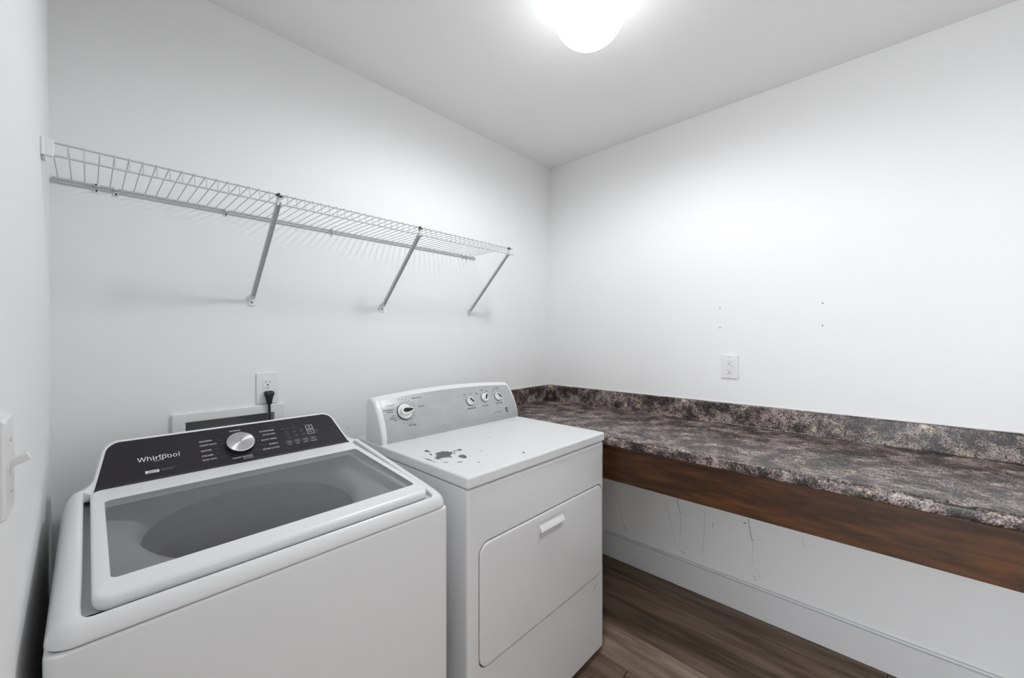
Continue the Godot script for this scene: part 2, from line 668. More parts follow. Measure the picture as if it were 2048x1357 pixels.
func board(st: SurfaceTool, x0: float, x1: float, z0: float, z1: float, u0: float, v0: float) -> void:
	var b := 0.0012
	var lo := [Vector3(x0, -0.012, z0), Vector3(x1, -0.012, z0), Vector3(x1, -0.012, z1), Vector3(x0, -0.012, z1)]
	var md := [Vector3(x0, -b, z0), Vector3(x1, -b, z0), Vector3(x1, -b, z1), Vector3(x0, -b, z1)]
	var hi := [Vector3(x0 + b, 0, z0 + b), Vector3(x1 - b, 0, z0 + b), Vector3(x1 - b, 0, z1 - b), Vector3(x0 + b, 0, z1 - b)]
	var uv := PackedVector2Array()
	for p in hi:
		uv.append(Vector2(u0 + p.x * 2.2, v0 + p.z * 0.22))
	for k in 4:
		var j := (k + 1) % 4
		var u4 := PackedVector2Array([uv[k], uv[j], uv[j], uv[k]])
		quad(st, lo[j], lo[k], md[k], md[j], u4)
		quad(st, md[j], md[k], hi[k], hi[j], u4)
	quad(st, hi[0], hi[3], hi[2], hi[1], PackedVector2Array([uv[0], uv[3], uv[2], uv[1]]))

func skirting(st: SurfaceTool, a: Vector3, b: Vector3, out: Vector3) -> void:
	var prof := [Vector2(0.014, 0.001), Vector2(0.014, 0.1335), Vector2(0.013, 0.1345), Vector2(0.003, 0.1350), Vector2(0.003, 0.1435), Vector2(0.0075, 0.1440), Vector2(0.0075, 0.1458), Vector2(0.0, 0.1468)]
	var rows := []
	for p in prof:
		var up: Vector3 = out * p.x + Vector3.UP * p.y
		rows.append(PackedVector3Array([a + up, b + up]))
	var fl := (b - a).cross(Vector3.UP).dot(out) > 0.0
	loft(st, rows, false, false, fl)
	for q in [a, b]:
		var l := PackedVector3Array([q])
		for p in prof:
			l.append(q + out * p.x + Vector3.UP * p.y)
		fan(st, l, (a - b).normalized() if q == a else (b - a).normalized())

# pencil-thin scratches and smudges on the right wall: (z, y) lines, 0.3 mm proud
func scuffs(wall: Node3D) -> void:
	var dark := [[[0.853, 0.452, 0.86, 0.414, 0.869, 0.382], 0.0016], [[1.186, 0.45, 1.192, 0.409, 1.2, 0.361, 1.203, 0.352], 0.002], [[1.166, 0.421, 1.173, 0.426, 1.18, 0.425], 0.003],
		[[0.869, 0.384, 0.8705, 0.380], 0.004], [[1.202, 0.354, 1.204, 0.350], 0.004]]
	var faint := [[[0.468, 0.453, 0.496, 0.387, 0.521, 0.314, 0.535, 0.236, 0.552, 0.204, 0.565, 0.184], 0.0022], [[0.78, 0.443, 0.809, 0.364, 0.832, 0.267, 0.838, 0.223, 0.855, 0.189, 0.894, 0.178], 0.0016],
		[[0.872, 0.371, 0.873, 0.315, 0.869, 0.24], 0.0014], [[1.205, 0.345, 1.206, 0.292, 1.203, 0.235], 0.0016], [[0.992, 0.425, 0.989, 0.309, 0.982, 0.208], 0.0018], [[1.212, 0.36, 1.205, 0.346], 0.0015],
		[[0.552, 0.211, 0.562, 0.189], 0.007], [[0.559, 0.169, 0.579, 0.166], 0.0025], [[1.21, 0.172, 1.225, 0.174], 0.004], [[1.208, 0.184, 1.222, 0.186], 0.003], [[0.878, 0.175, 0.894, 0.178], 0.003],
		[[1.033, 0.383, 1.03, 0.356], 0.004], [[1.434, 0.41, 1.437, 0.407], 0.004], [[1.395, 0.42, 1.405, 0.39], 0.002], [[1.215, 0.222, 1.232, 0.218, 1.236, 0.186], 0.0016], [[0.885, 0.222, 0.899, 0.219, 0.9, 0.2], 0.0016]]
	for set_of in [[dark, mats.scuff], [faint, mats.faint]]:
		for q in set_of[0]:
			var l := PackedVector2Array()
			for k in range(0, q[0].size(), 2):
				l.append(Vector2(q[0][k], q[0][k + 1]))
			var rows := [PackedVector3Array(), PackedVector3Array()]
			for k in l.size():
				var dd := (l[mini(k + 1, l.size() - 1)] - l[maxi(k - 1, 0)]).normalized().orthogonal() * float(q[1]) * 0.5
				rows[0].append(Vector3(-0.0004, l[k].y + dd.y, l[k].x + dd.x))
				rows[1].append(Vector3(-0.0004, l[k].y - dd.y, l[k].x - dd.x))
			var st := S()
			loft(st, [at_x(rows[0], 0.001), rows[0], rows[1], at_x(rows[1], 0.001)], false, false)
			put("scuff_mark", st, set_of[1], wall)
	for p in [Vector2(1.06, 1.452), Vector2(1.06, 1.356), Vector2(1.462, 1.454), Vector2(1.462, 1.359)]:
		var st := S()
		lathe(st, PackedVector2Array([Vector2(0.003, -0.001), Vector2(0.0026, 0.0003), Vector2(0.0, 0.0004)]), Transform3D(Basis(Vector3.BACK, PI / 2), Vector3(0, p.y, p.x)), 10)
		put("nail_hole", st, mats.scuff, wall)

func at_x(l: PackedVector3Array, x: float) -> PackedVector3Array:
	var o := PackedVector3Array()
	for p in l:
		o.append(Vector3(x, p.y, p.z))
	return o

# ---------------------------------------------------------------- counter
func counter() -> void:
	var t := thing("countertop", "brown mottled laminate counter along the right wall with a dark wood apron", "counter", Vector3(-0.3, 0.849, 1.1))
	var z0 := 0.001
	var z1 := DEEP - 0.001
	var top := 0.889
	var un := 0.849
	# slab with a rolled front edge
	var prof := PackedVector2Array([Vector2(-0.001, un), Vector2(-0.60, un), Vector2(-0.628, un), Vector2(-0.6335, un + 0.004), Vector2(-0.635, un + 0.010), Vector2(-0.635, top - 0.013), Vector2(-0.6335, top - 0.006), Vector2(-0.629, top - 0.0015), Vector2(-0.622, top + 0.0005), Vector2(-0.60, top), Vector2(-0.022, top), Vector2(-0.001, top)])
	var st := S()
	extrude_z(st, prof, z0, z1)
	put("slab", st, mats.counter, t)
	st = S()
	var bp := PackedVector2Array([Vector2(-0.001, top), Vector2(-0.030, top + 0.0002), Vector2(-0.0235, top + 0.002), Vector2(-0.0205, top + 0.007), Vector2(-0.020, top + 0.094), Vector2(-0.018, top + 0.099), Vector2(-0.013, top + 0.1), Vector2(-0.001, top + 0.1)])
	extrude_z(st, bp, z0, z1)
	put("backsplash", st, mats.counter, t)
	st = S()
	rbox(st, Vector3(-0.635, top + 0.0003, 0.001), Vector3(-0.0205, top + 0.101, 0.020), 0.0015)
	put("side_splash", st, mats.counter, t)
	st = S()
	var cz := z0
	rbox(st, Vector3(-0.0040, top + 0.0985, cz + 0.02), Vector3(-0.0005, top + 0.1035, z1), 0.0015)
	rbox(st, Vector3(-0.635, top + 0.0985, 0.0005), Vector3(-0.0040, top + 0.1035, 0.0035), 0.0015)
	put("caulk_line", st, mats.caulk, t, "white caulk line")
	st = S()
	# apron with uv along the grain
	var x0 := -0.618
	var x1 := -0.599
	var a := 0.702
	var L := z1 - z0
	var uv := PackedVector2Array([Vector2(0, 0.9), Vector2(L * 0.6, 0.9), Vector2(L * 0.6, 0.1), Vector2(0, 0.1)])
	quad(st, Vector3(x0, a, z0), Vector3(x0, a, z1), Vector3(x0, un, z1), Vector3(x0, un, z0), uv)
	quad(st, Vector3(x1, a, z1), Vector3(x1, a, z0), Vector3(x1, un, z0), Vector3(x1, un, z1), uv)
	quad(st, Vector3(x0, a, z1), Vector3(x0, a, z0), Vector3(x1, a, z0), Vector3(x1, a, z1), uv)
	quad(st, Vector3(x0, a, z0), Vector3(x0, un, z0), Vector3(x1, un, z0), Vector3(x1, a, z0), uv)
	quad(st, Vector3(x1, a, z1), Vector3(x1, un, z1), Vector3(x0, un, z1), Vector3(x0, a, z1), uv)
	put("apron_board", st, mats.apron, t, "dark brown stained wood apron")

func extrude_z(st: SurfaceTool, prof: PackedVector2Array, z0: float, z1: float) -> void:
	var rows := []
	for p in prof:
		rows.append(PackedVector3Array([Vector3(p.x, p.y, z0), Vector3(p.x, p.y, z1)]))
	loft(st, rows, false, true, true)
	loft(st, [rows[-1], rows[0]], false, false, true)
	for q in [[z0, Vector3(0, 0, -1)], [z1, Vector3(0, 0, 1)]]:
		var l := PackedVector3Array()
		for p in prof:
			l.append(Vector3(p.x, p.y, q[0]))
		fan(st, l, q[1])

# ---------------------------------------------------------------- washer
const WX0 := -2.188
const WX1 := -1.498
const WZ := 0.834
const WB := 0.13          # its back
const WC := -1.841        # middle of its console

func lin(t: float, pts: Array) -> float:       # straight pieces through [t, v] pairs
	for k in pts.size() - 1:
		if t <= pts[k + 1][0] or k == pts.size() - 2:
			return remap(t, pts[k][0], pts[k + 1][0], pts[k][1], pts[k + 1][1])
	return pts[-1][1]

func flank(z: float) -> float:                 # height of the deck's shoulders
	return lin(z, [[0.30, 0.977], [0.37, 0.970], [0.43, 0.964], [0.60, 0.941], [0.77, 0.917], [0.80, 0.911], [0.834, 0.900]])

func lid_h(z: float) -> float:
	var h := 0.932 + (0.778 - z) * 0.085
	if z > 0.775:
		h -= pow((z - 0.775) / 0.04, 2.0) * 0.010
	return h

func u_path(ix: float, iz: float, r: float) -> PackedVector2Array:
	var o := PackedVector2Array()
	var zf := WZ - iz
	for k in 9:
		o.append(Vector2(WX0 + ix, lerpf(0.372, zf - r, k / 8.0)))
	for k in range(1, 7):
		var a := PI - PI / 2 * k / 6.0
		o.append(Vector2(WX0 + ix + r + r * cos(a), zf - r + r * sin(a)))
	for k in 7:
		var a := PI / 2 - PI / 2 * k / 6.0
		o.append(Vector2(WX1 - ix - r + r * cos(a), zf - r + r * sin(a)))
	for k in range(1, 9):
		o.append(Vector2(WX1 - ix, lerpf(zf - r, 0.372, k / 8.0)))
	return o

# the console's front in (z, y), by the length s along it
const CON := [[0.0, 0.372, 0.957], [0.0192, 0.355, 0.966], [0.0378, 0.340, 0.977], [0.1490, 0.2538, 1.0473], [0.1515, 0.2512, 1.0486], [0.1545, 0.2480, 1.0492]]

func con_at(s: float) -> Vector2:
	for k in CON.size() - 1:
		if s <= CON[k + 1][0] or k == CON.size() - 2:
			var t: float = (s - CON[k][0]) / (CON[k + 1][0] - CON[k][0])
			return Vector2(lerpf(CON[k][1], CON[k + 1][1], t), lerpf(CON[k][2], CON[k + 1][2], t))
	return Vector2.ZERO

func con_xf(x: float, s: float) -> Transform3D:
	var p := con_at(s)
	var d := con_at(minf(s + 0.004, 0.1490)) - con_at(maxf(s - 0.004, 0.0))
	d = d.normalized()
	return face_xf(Vector3(x, p.y, p.x), Vector3(0, -d.x, d.y))

func fascia_half(s: float) -> float:
	var h := 0.2955 - 0.185 * s
	var q := s - (0.1470 - 0.026)
	if q > 0.0:
		h += -0.026 + sqrt(maxf(0.0, 0.026 * 0.026 - q * q))
	return h

func body_half(s: float) -> float:
	var h := 0.3035 - 0.185 * s
	var q := s - (0.1545 - 0.031)
	if q > 0.0:
		h += -0.031 + sqrt(maxf(0.0, 0.031 * 0.031 - q * q))
	if s < 0.045:
		h += 0.0225 * pow(1.0 - s / 0.045, 1.8)
	return h

func washer() -> void:
	var t := thing("washing_machine", "white top-load washing machine with charcoal control panel and glass lid", "washing machine", Vector3((WX0 + WX1) / 2, 0, 0.48))
	var st := S()
	# open at the top, like a drum under the deck
	var crow := []
	for q in [[0.016, 0.022], [0.010, 0.0225], [0.003, 0.026], [0.0, 0.033], [0.0, 0.865], [0.0014, 0.8690], [0.004, 0.8705], [0.010, 0.8708], [0.014, 0.866], [0.014, 0.10]]:
		var i: float = q[0]
		crow.append(in_xf(rrect(WX0 + i, WB + i, WX1 - i, WZ - i, maxf(0.014 - i * 0.6, 0.004), 6), q[1], Transform3D.IDENTITY))
	loft(st, crow, true, true, false)
	fan(st, crow[0], Vector3.DOWN)
	put("cabinet", st, mats.enamel, t)
	for x in [WX0 + 0.05, WX1 - 0.05]:
		for z in [WB + 0.06, WZ - 0.06]:
			st = S()
			lathe(st, PackedVector2Array([Vector2(0.0, 0.0005), Vector2(0.022, 0.0005), Vector2(0.024, 0.008), Vector2(0.012, 0.014), Vector2(0.010, 0.024)]), Transform3D(Basis(), Vector3(x, 0, z)), 16)
			put("foot", st, mats.black, t)
	# deck: shoulders and rounded front round the lid
	st = S()
	# [share of the width, share of the height]; the shoulders lean inwards as they rise
	var steps := [[0.12, -0.004], [0.05, -0.0025], [0.0, 0.0], [0.03, 0.20], [0.09, 0.42], [0.17, 0.60], [0.27, 0.75], [0.39, 0.865], [0.52, 0.94], [0.66, 0.983], [0.78, 1.0], [0.88, 0.985], [0.95, 0.93], [0.985, 0.82], [1.0, -1.0]]
	var rows := []
	for q in steps:
		var d: float = q[0]
		var row := PackedVector3Array()
		for p in u_path(0.038 * d, 0.0135 * d, 0.030 - 0.016 * d):
			var T := flank(p.y)
			var k: float = q[1]
			var h := 0.876 + k if k < 0.0 else 0.876 + (T - 0.876) * k
			if k > 0.8 and d > 0.8:
				h = T - 0.03 * (1.0 - k)
			if k == -1.0:
				h = 0.862
			row.append(Vector3(p.x, h, p.y))
		rows.append(row)
	loft(st, rows, false, true, true)
	put("top_deck", st, mats.enamel, t)
	tub_parts(t)
	lid(t)
	console(t)

func tub_parts(t: Node3D) -> void:
	var cx := -1.845
	var cz := 0.50
	var n := 64
	var levels := [[1.0, -0.030], [0.86, -0.034], [0.62, -0.036], [0.40, -0.036], [0.24, -0.037], [0.14, -0.040], [0.07, -0.046], [0.02, -0.056], [0.0, -0.070]]
	var rows := []
	for q in levels:
		var row := PackedVector3Array()
		for k in n:
			var a := TAU * k / n
			var dx := cos(a)
			var dz := sin(a)
			var fx := (0.312 if dx > 0 else 0.308) / maxf(absf(dx), 1e-4)
			var fz := (0.312 if dz > 0 else 0.250) / maxf(absf(dz), 1e-4)
			var ro := minf(fx, fz)
			var ri := 0.222
			var rad: float = lerpf(ri, maxf(ro, 0.2235), q[0])
			if ro < ri:
				rad = lerpf(ri, ri + 0.002, q[0])
			var p := Vector3(cx + dx * rad, 0, cz + dz * rad)
			var lvl := 0.932 + (0.778 - p.z) * 0.085
			var inner := 0.908
			p.y = lerpf(inner, lvl, 0.35 + 0.65 * float(q[0])) + float(q[1])
			row.append(p)
		rows.append(row)
	var st := S()
	loft(st, rows, true, true, false)
	put("tub_cover", st, mats.cover, t, "grey plastic ring round the tub")
	# wall at the back of the well, below the hinge
	st = S()
	var bz := 0.2535
	rbox(st, Vector3(WX0 + 0.075, 0.86, bz - 0.006), Vector3(WX1 - 0.075, 0.955, bz), 0.001, 1)
	put("hinge_panel", st, mats.cover, t)
	st = S()
	var xf := Transform3D(Basis(), Vector3(cx, 0, cz))
	lathe(st, PackedVector2Array([Vector2(0.238, 0.42), Vector2(0.240, 0.60), Vector2(0.240, 0.775)]), xf, 56)
	lathe(st, PackedVector2Array([Vector2(0.238, 0.42), Vector2(0.10, 0.41), Vector2(0.0, 0.41)]), xf, 56)
	put("wash_basket", st, mats.basket, t, "dark grey steel basket")
	st = S()
	lathe(st, PackedVector2Array([Vector2(0.240, 0.775), Vector2(0.232, 0.780), Vector2(0.229, 0.79), Vector2(0.229, 0.815), Vector2(0.232, 0.825), Vector2(0.240, 0.829), Vector2(0.246, 0.85)]), xf, 56)
	put("balance_ring", st, mats.basket_ring, t, "grey ring at the top of the basket")
	st = S()
	lathe(st, PackedVector2Array([Vector2(0.19, 0.421), Vector2(0.18, 0.44), Vector2(0.11, 0.455), Vector2(0.06, 0.49), Vector2(0.045, 0.52), Vector2(0.0, 0.528)]), xf, 40)
	for k in 4:
		var b := Basis(Vector3.UP, TAU * k / 4.0 + 0.4)
		rbox(st, Vector3(0.04, 0.44, -0.008), Vector3(0.165, 0.475, 0.008), 0.006, 2, Transform3D(b, Vector3(cx, 0, cz)))
	put("wash_plate", st, mats.knob_side, t, "dark finned wash plate")

func lid(t: Node3D) -> void:
	var x0 := -2.141
	var x1 := -1.545
	var z0 := 0.373
	var z1 := 0.815
	var g := [-2.1195, 0.445, -1.5655, 0.779]
	var lay := [[0.0015, -0.020, 0], [0.0, -0.017, 0], [0.0, -0.005, 0], [0.0012, -0.002, 0], [0.004, -0.0002, 0], [0.009, 0.0, 0], [-0.0015, 0.0, 1], [0.0, -0.0008, 1], [0.0, -0.016, 1]]
	var rows := []
	for q in lay:
		var row := PackedVector3Array()
		var i: float = q[0]
		var l := rrect(x0 + i, z0 + i, x1 - i, z1 - i, 0.020 - i, 7) if q[2] == 0 else rrect(g[0] + i, g[1] + i, g[2] - i, g[3] - i, 0.010 - i, 7)
		for p in l:
			row.append(Vector3(p.x, lid_h(p.y) + float(q[1]), p.y))
		rows.append(row)
	var st := S()
	loft(st, rows, true, true, false)
	loft(st, [rows[-1], rows[0]], true, false, false)
	var fr := put("lid_frame", st, mats.enamel, t)
	# the pane, a sheet with thickness, in the lid's tilt
	st = S()
	var top := []
	var l2 := rrect(g[0] + 0.0003, g[1] + 0.0003, g[2] - 0.0003, g[3] - 0.0003, 0.0097, 7)
	var a := PackedVector3Array()
	var b := PackedVector3Array()
	for p in l2:
		var h := 0.932 + (0.778 - p.y) * 0.085
		a.append(Vector3(p.x, h - 0.0055, p.y))
		b.append(Vector3(p.x, h - 0.0015, p.y))
	top = [a, b]
	loft(st, top, true, false, false)
	var nrm := Vector3(0, 1, 0.085).normalized()
	fan(st, b, nrm)
	fan(st, a, -nrm)
	put("lid_glass", st, mats.glass, t, "tinted glass pane")
	fr.set_meta("label", "white lid frame")

func console(t: Node3D) -> void:
	var st := S()
	var ss := [0.0, 0.004, 0.009, 0.014, 0.0192, 0.026, 0.032, 0.0378, 0.045, 0.06, 0.09, 0.1215, 0.128, 0.134, 0.139, 0.143, 0.146, 0.149, 0.1505, 0.152, 0.1533, 0.1541, 0.1545]
	var rows := []
	for s in ss:
		var f := con_xf(0, s)
		var h := body_half(s)
		var n := f.basis.y
		var p := f.origin
		var row := PackedVector3Array()
		var yb := 0.872 + (p.y - 0.872) * lerpf(0.62, 0.80, clampf(s / 0.06, 0.0, 1.0))
		var hb := h * lerpf(0.91, 0.985, clampf(s / 0.06, 0.0, 1.0))
		var lump := 0.0
		if s < 0.045:
			lump = 0.012 * pow(1.0 - s / 0.045, 1.6)
		var fh := fascia_half(minf(s, 0.147)) + 0.002
		row.append(Vector3(WC - hb, yb, WB))
		row.append(Vector3(WC - h, p.y + lump * 0.55, p.z - 0.010))
		var w := h - fh
		var c1 := minf(0.0012, w * 0.2)
		var c2 := minf(0.005, w * 0.45)
		for q in [[-h + c1, 0.0022, 0.8], [-h + c2, 0.0, 1.0], [-h + w * 0.6, 0.0, 0.75], [-fh, 0.0, 0.0], [fh, 0.0, 0.0], [h - w * 0.6, 0.0, 0.75], [h - c2, 0.0, 1.0], [h - c1, 0.0022, 0.8]]:
			row.append(Vector3(WC + float(q[0]), p.y - n.y * float(q[1]) + lump * float(q[2]), p.z - n.z * float(q[1])))
		row.append(Vector3(WC + h, p.y + lump * 0.55, p.z - 0.010))
		row.append(Vector3(WC + hb, yb, WB))
		rows.append(row)
	var back := PackedVector3Array()
	for p in rows[-1]:
		back.append(Vector3(p.x, 0.872 + (p.y - 0.872) * 0.80, WB))
	rows.append(back)
	loft(st, rows, false, true, true)
	# skirt: a short lip in front, closed sides
	var low := PackedVector3Array()
	for p in rows[0]:
		low.append(Vector3(p.x, 0.872 if p.z < 0.365 or absf(p.x - WC) > 0.312 else 0.944, p.z))
	loft(st, [low, rows[0]], false, false, true)
	var bk := PackedVector3Array()
	for r in rows:
		bk.append(r[0])
	var bk2 := PackedVector3Array()
	for r in rows:
		bk2.append(r[-1])
	loft(st, [bk, bk2], false, false, false)
	quad(st, Vector3(bk2[0].x, 0.870, WB), Vector3(bk[0].x, 0.870, WB), bk[0], bk2[0])
	var body := put("console_body", st, mats.enamel, t)
	body.set_meta("label", "white console shell")
	# dark fascia
	st = S()
	rows = []
	var fs := [0.0015, 0.002, 0.01, 0.0192, 0.028, 0.0378, 0.06, 0.09, 0.1215, 0.127, 0.132, 0.137, 0.141, 0.1438, 0.1458, 0.1470]
	for k in fs.size():
		var s: float = fs[k]
		var f := con_xf(0, s)
		var h := fascia_half(s)
		var n := f.basis.y
		var up := 0.0 if k == 0 or k == fs.size() - 1 else 0.0012
		var row := PackedVector3Array()
		for q in [[-h, 0.0], [-h + 0.0003, up], [h - 0.0003, up], [h, 0.0]]:
			row.append(Vector3(WC + q[0], f.origin.y, f.origin.z) + n * float(q[1]))
		rows.append(row)
	loft(st, rows, false, false, true)
	var fa := put("control_fascia", st, mats.fascia, t, "charcoal control panel")
	var up := 0.0013
	# maker's word with its ring
	var f := con_xf(-2.0187, 0.0765)
	letters("lettering", "Whirlpool", fa, lift(f, up), 0.0815, mats.white_ink)
	st = S()
	var ring := PackedVector3Array()
	for k in 24:
		var a := deg_to_rad(112.0) + deg_to_rad(200.0) * k / 23.0
		if k >= 20:
			break
		var q := Vector2(0.0148 * cos(a), 0.0064 * sin(a)).rotated(deg_to_rad(27))
		ring.append(f * Vector3(0.0030 + q.x, up + 0.0004, 0.0002 - q.y))
	tube(st, ring, 0.0006, 4)
	ring = PackedVector3Array()
	for k in 20:
		var a := deg_to_rad(-20.0) + deg_to_rad(150.0) * k / 19.0
		var q := Vector2(0.0148 * cos(a), 0.0064 * sin(a)).rotated(deg_to_rad(27))
		ring.append(f * Vector3(0.0030 + q.x, up + 0.0004, 0.0002 - q.y))
	tube(st, ring, 0.0005, 4)
	put("emblem_ring", st, mats.white_ink, fa)
	# badge
	st = S()
	f = lift(con_xf(-2.0342, 0.0372), up)
	bars(st, f, [[0, 0, 0.026, 0.0085]])
	put("badge", st, mats.white_ink, fa)
	letters("lettering", "2in1", fa, lift(f, 0.0004), 0.017, mats.ink)
	letters("lettering", "REMOVABLE", fa, lift(con_xf(-2.0045, 0.0395), up), 0.027, mats.dim_ink, 0.0, 1, 0.9)
	letters("lettering", "AGITATOR", fa, lift(con_xf(-2.006, 0.0352), up), 0.022, mats.dim_ink, 0.0, 1, 0.9)
	# cycles round the knob
	var lh := 0.0049
	for q in [["SOAKING", -1.9335, 0.1065], ["HEAVY DUTY", -1.9335, 0.0925], ["WHITES", -1.9335, 0.0735], ["COLORS", -1.9335, 0.0565], ["QUICK WASH", -1.9335, 0.0425]]:
		letters("cycle_label", q[0], fa, lift(con_xf(q[1], q[2]), up), 0.0, mats.white_ink, lh, 0, 0.95)
	for q in [["ACTIVEWEAR", -1.7485, 0.1105], ["DELICATES", -1.7485, 0.0965], ["BULKY ITEMS", -1.7485, 0.0775], ["TOWELS", -1.7485, 0.0590], ["DRAIN & SPIN", -1.7485, 0.0435]]:
		letters("cycle_label", q[0], fa, lift(con_xf(q[1], q[2]), up), 0.0, mats.white_ink, lh, 2, 0.95)
	letters("cycle_label", "NORMAL", fa, lift(con_xf(-1.8465, 0.1285), up), 0.0, mats.white_ink, lh)
	letters("cycle_label", "CLEAN WASHER", fa, lift(con_xf(-1.8440, 0.0310), up), 0.0, mats.white_ink, lh)
	letters("cycle_label", "with affresh", fa, lift(con_xf(-1.832, 0.0245), up), 0.0, mats.white_ink, 0.0035)
	st = S()
	for q in [[-1.8945, 0.1065, -1.879, 0.098], [-1.884, 0.0915, -1.880, 0.090], [-1.905, 0.0735, -1.886, 0.0735], [-1.905, 0.0565, -1.881, 0.060], [-1.895, 0.0425, -1.868, 0.049], [-1.798, 0.1105, -1.812, 0.106], [-1.792, 0.0965, -1.803, 0.094], [-1.797, 0.0775, -1.801, 0.0775], [-1.779, 0.0590, -1.799, 0.063], [-1.791, 0.0435, -1.814, 0.050]]:
		var a: Vector3 = lift(con_xf(q[0], q[1]), up).origin
		var b: Vector3 = lift(con_xf(q[2], q[3]), up).origin
		st = S()
		tube(st, PackedVector3Array([a, b]), 0.00028, 4)
		put("pointer_line", st, mats.dim_ink, fa)
	# little screen legend at the right, keys and their captions
	for q in [["Sense", -1.7245, 0.1075], ["Wash", -1.7095, 0.1072], ["Rinse", -1.694, 0.1070], ["Spin", -1.6795, 0.1068]]:
		letters("legend", q[0], fa, lift(con_xf(q[1], q[2]), up), 0.0, mats.dim_ink, 0.0032)
	for q in [["Hot", -1.7165, 0.0975], ["Warm", -1.7165, 0.0905], ["Cool", -1.7165, 0.0835], ["Cold", -1.7165, 0.0765], ["Tap Cold", -1.713, 0.0695], ["Extra", -1.694, 0.0925], ["Heavy", -1.694, 0.0890], ["Medium", -1.693, 0.0770], ["Light", -1.693, 0.0735], ["On", -1.6745, 0.0990], ["Extra", -1.6735, 0.0930], ["Rinse", -1.6735, 0.0890], ["Fabric", -1.670, 0.0775], ["Softener", -1.670, 0.0738]]:
		letters("legend", q[0], fa, lift(con_xf(q[1], q[2]), up), 0.0, mats.dim_ink, 0.0030)
	for q in [["Temp", -1.7185], ["Soil", -1.6955], ["Options", -1.672], ["Presoak", -1.649]]:
		f = lift(con_xf(q[1], 0.0545), up)
		st = S()
		bars(st, f, [[0, 0, 0.0185, 0.0120]])
		var key := put("touch_key", st, mats.dark_key, fa)
		st = S()
		rbox(st, Vector3(-0.0022, 0.0002, -0.0028), Vector3(0.0022, 0.0005, 0.0028), 0.0012, 2, f)
		put("key_symbol", st, mats.dim_ink, fa)
		letters("legend", q[0], fa, lift(con_xf(q[1], 0.0445), up), 0.0, mats.white_ink, 0.0038)
	for q in [[-1.6485, 0.1005, "power"], [-1.6485, 0.0810, "start"]]:
		f = lift(con_xf(q[0], q[1]), up)
		st = S()
		bars(st, f, [[0, 0.0080, 0.0205, 0.0011], [0, -0.0080, 0.0205, 0.0011], [-0.0097, 0, 0.0011, 0.016], [0.0097, 0, 0.0011, 0.016]])
		if q[2] == "power":
			var arc := PackedVector3Array()
			for k in 13:
				var a := deg_to_rad(130.0 + 280.0 * k / 12.0)
				arc.append(f * Vector3(0.0032 * cos(a), 0.0003, -0.0032 * sin(a)))
			tube(st, arc, 0.0004, 4)
			bars(st, f, [[0, 0.0025, 0.0007, 0.004]])
		else:
			for k in 2:
				bars(st, f, [[0.0018 + 0.0022 * k, 0, 0.0008, 0.004]])
			var v := [f * Vector3(-0.0045, 0.0004, -0.0025), f * Vector3(-0.0045, 0.0004, 0.0025), f * Vector3(-0.0005, 0.0004, 0)]
			tube(st, PackedVector3Array([v[0], v[1], v[2], v[0]]), 0.0004, 4)
		put("key_outline", st, mats.white_ink, fa)
	letters("legend", "Start", fa, lift(con_xf(-1.630, 0.0835), up), 0.0, mats.dim_ink, 0.0030)
	letters("legend", "Pause", fa, lift(con_xf(-1.630, 0.0795), up), 0.0, mats.dim_ink, 0.0030)
	# the knob
	f = lift(con_xf(-1.8435, 0.0735), 0.001)
	st = S()
	lathe(st, PackedVector2Array([Vector2(0.0380, 0.0), Vector2(0.0375, 0.0010), Vector2(0.0362, 0.0014), Vector2(0.0355, 0.004), Vector2(0.0345, 0.014), Vector2(0.0340, 0.0160)]), f, 56)
	var kn := put("cycle_knob", st, mats.knob_side, t, "round knob with a brushed silver top")
	st = S()
	var prof := [Vector2(0.0341, 0.0161), Vector2(0.0336, 0.0172), Vector2(0.0326, 0.0177), Vector2(0.0165, 0.0178), Vector2(0.0, 0.0178)]
	var krows := []
	var uvs := []
	for p in prof:
		var r := PackedVector3Array()
		var u := PackedVector2Array()
		for k in 65:
			var a := TAU * k / 64.0
			r.append(f * Vector3(p.x * cos(a), p.y, p.x * sin(a)))
			u.append(Vector2(k / 64.0, p.x * 20.0))
		krows.append(r)
		uvs.append(u)
	loft(st, krows, false, true, false, uvs)
	put("knob_cap", st, mats.knob_top, kn, "brushed silver disc")

func lift(f: Transform3D, d: float) -> Transform3D:
	return Transform3D(f.basis, f.origin + f.basis.y * d)

# ---------------------------------------------------------------- dryer
const DX0 := -1.410
const DX1 := -0.672
const DZ := 0.806
const DB := 0.125
const DTOP := 0.915
const DP := [[0.328, 0.915], [0.3265, 0.940], [0.318, 0.970], [0.303, 1.005], [0.283, 1.040], [0.262, 1.066], [0.250, 1.0745]]

func crown(x: float) -> float:
	var u := (x - (DX0 + DX1) / 2) / ((DX1 - DX0) / 2)
	return 1.0 + 0.105 * (1.0 - u * u)

func dface(x: float, h: float, off := 0.0) -> Transform3D:
	var c := crown(x)
	var hp := DTOP + (h - DTOP) / c
	for k in DP.size() - 1:
		if hp <= DP[k + 1][1] or k == DP.size() - 2:
			var t: float = (hp - DP[k][1]) / (DP[k + 1][1] - DP[k][1])
			var z: float = lerpf(DP[k][0], DP[k + 1][0], t)
			var k0 := maxi(k - 1, 0) if t < 0.5 else k
			var k1 := k + 1 if t < 0.5 else mini(k + 2, DP.size() - 1)
			var d := Vector2(DP[k1][0] - DP[k0][0], (DP[k1][1] - DP[k0][1]) * c).normalized()
			var n := Vector3(0, -d.x, d.y)
			return face_xf(Vector3(x, h, z) + n * off, n)
	return Transform3D.IDENTITY

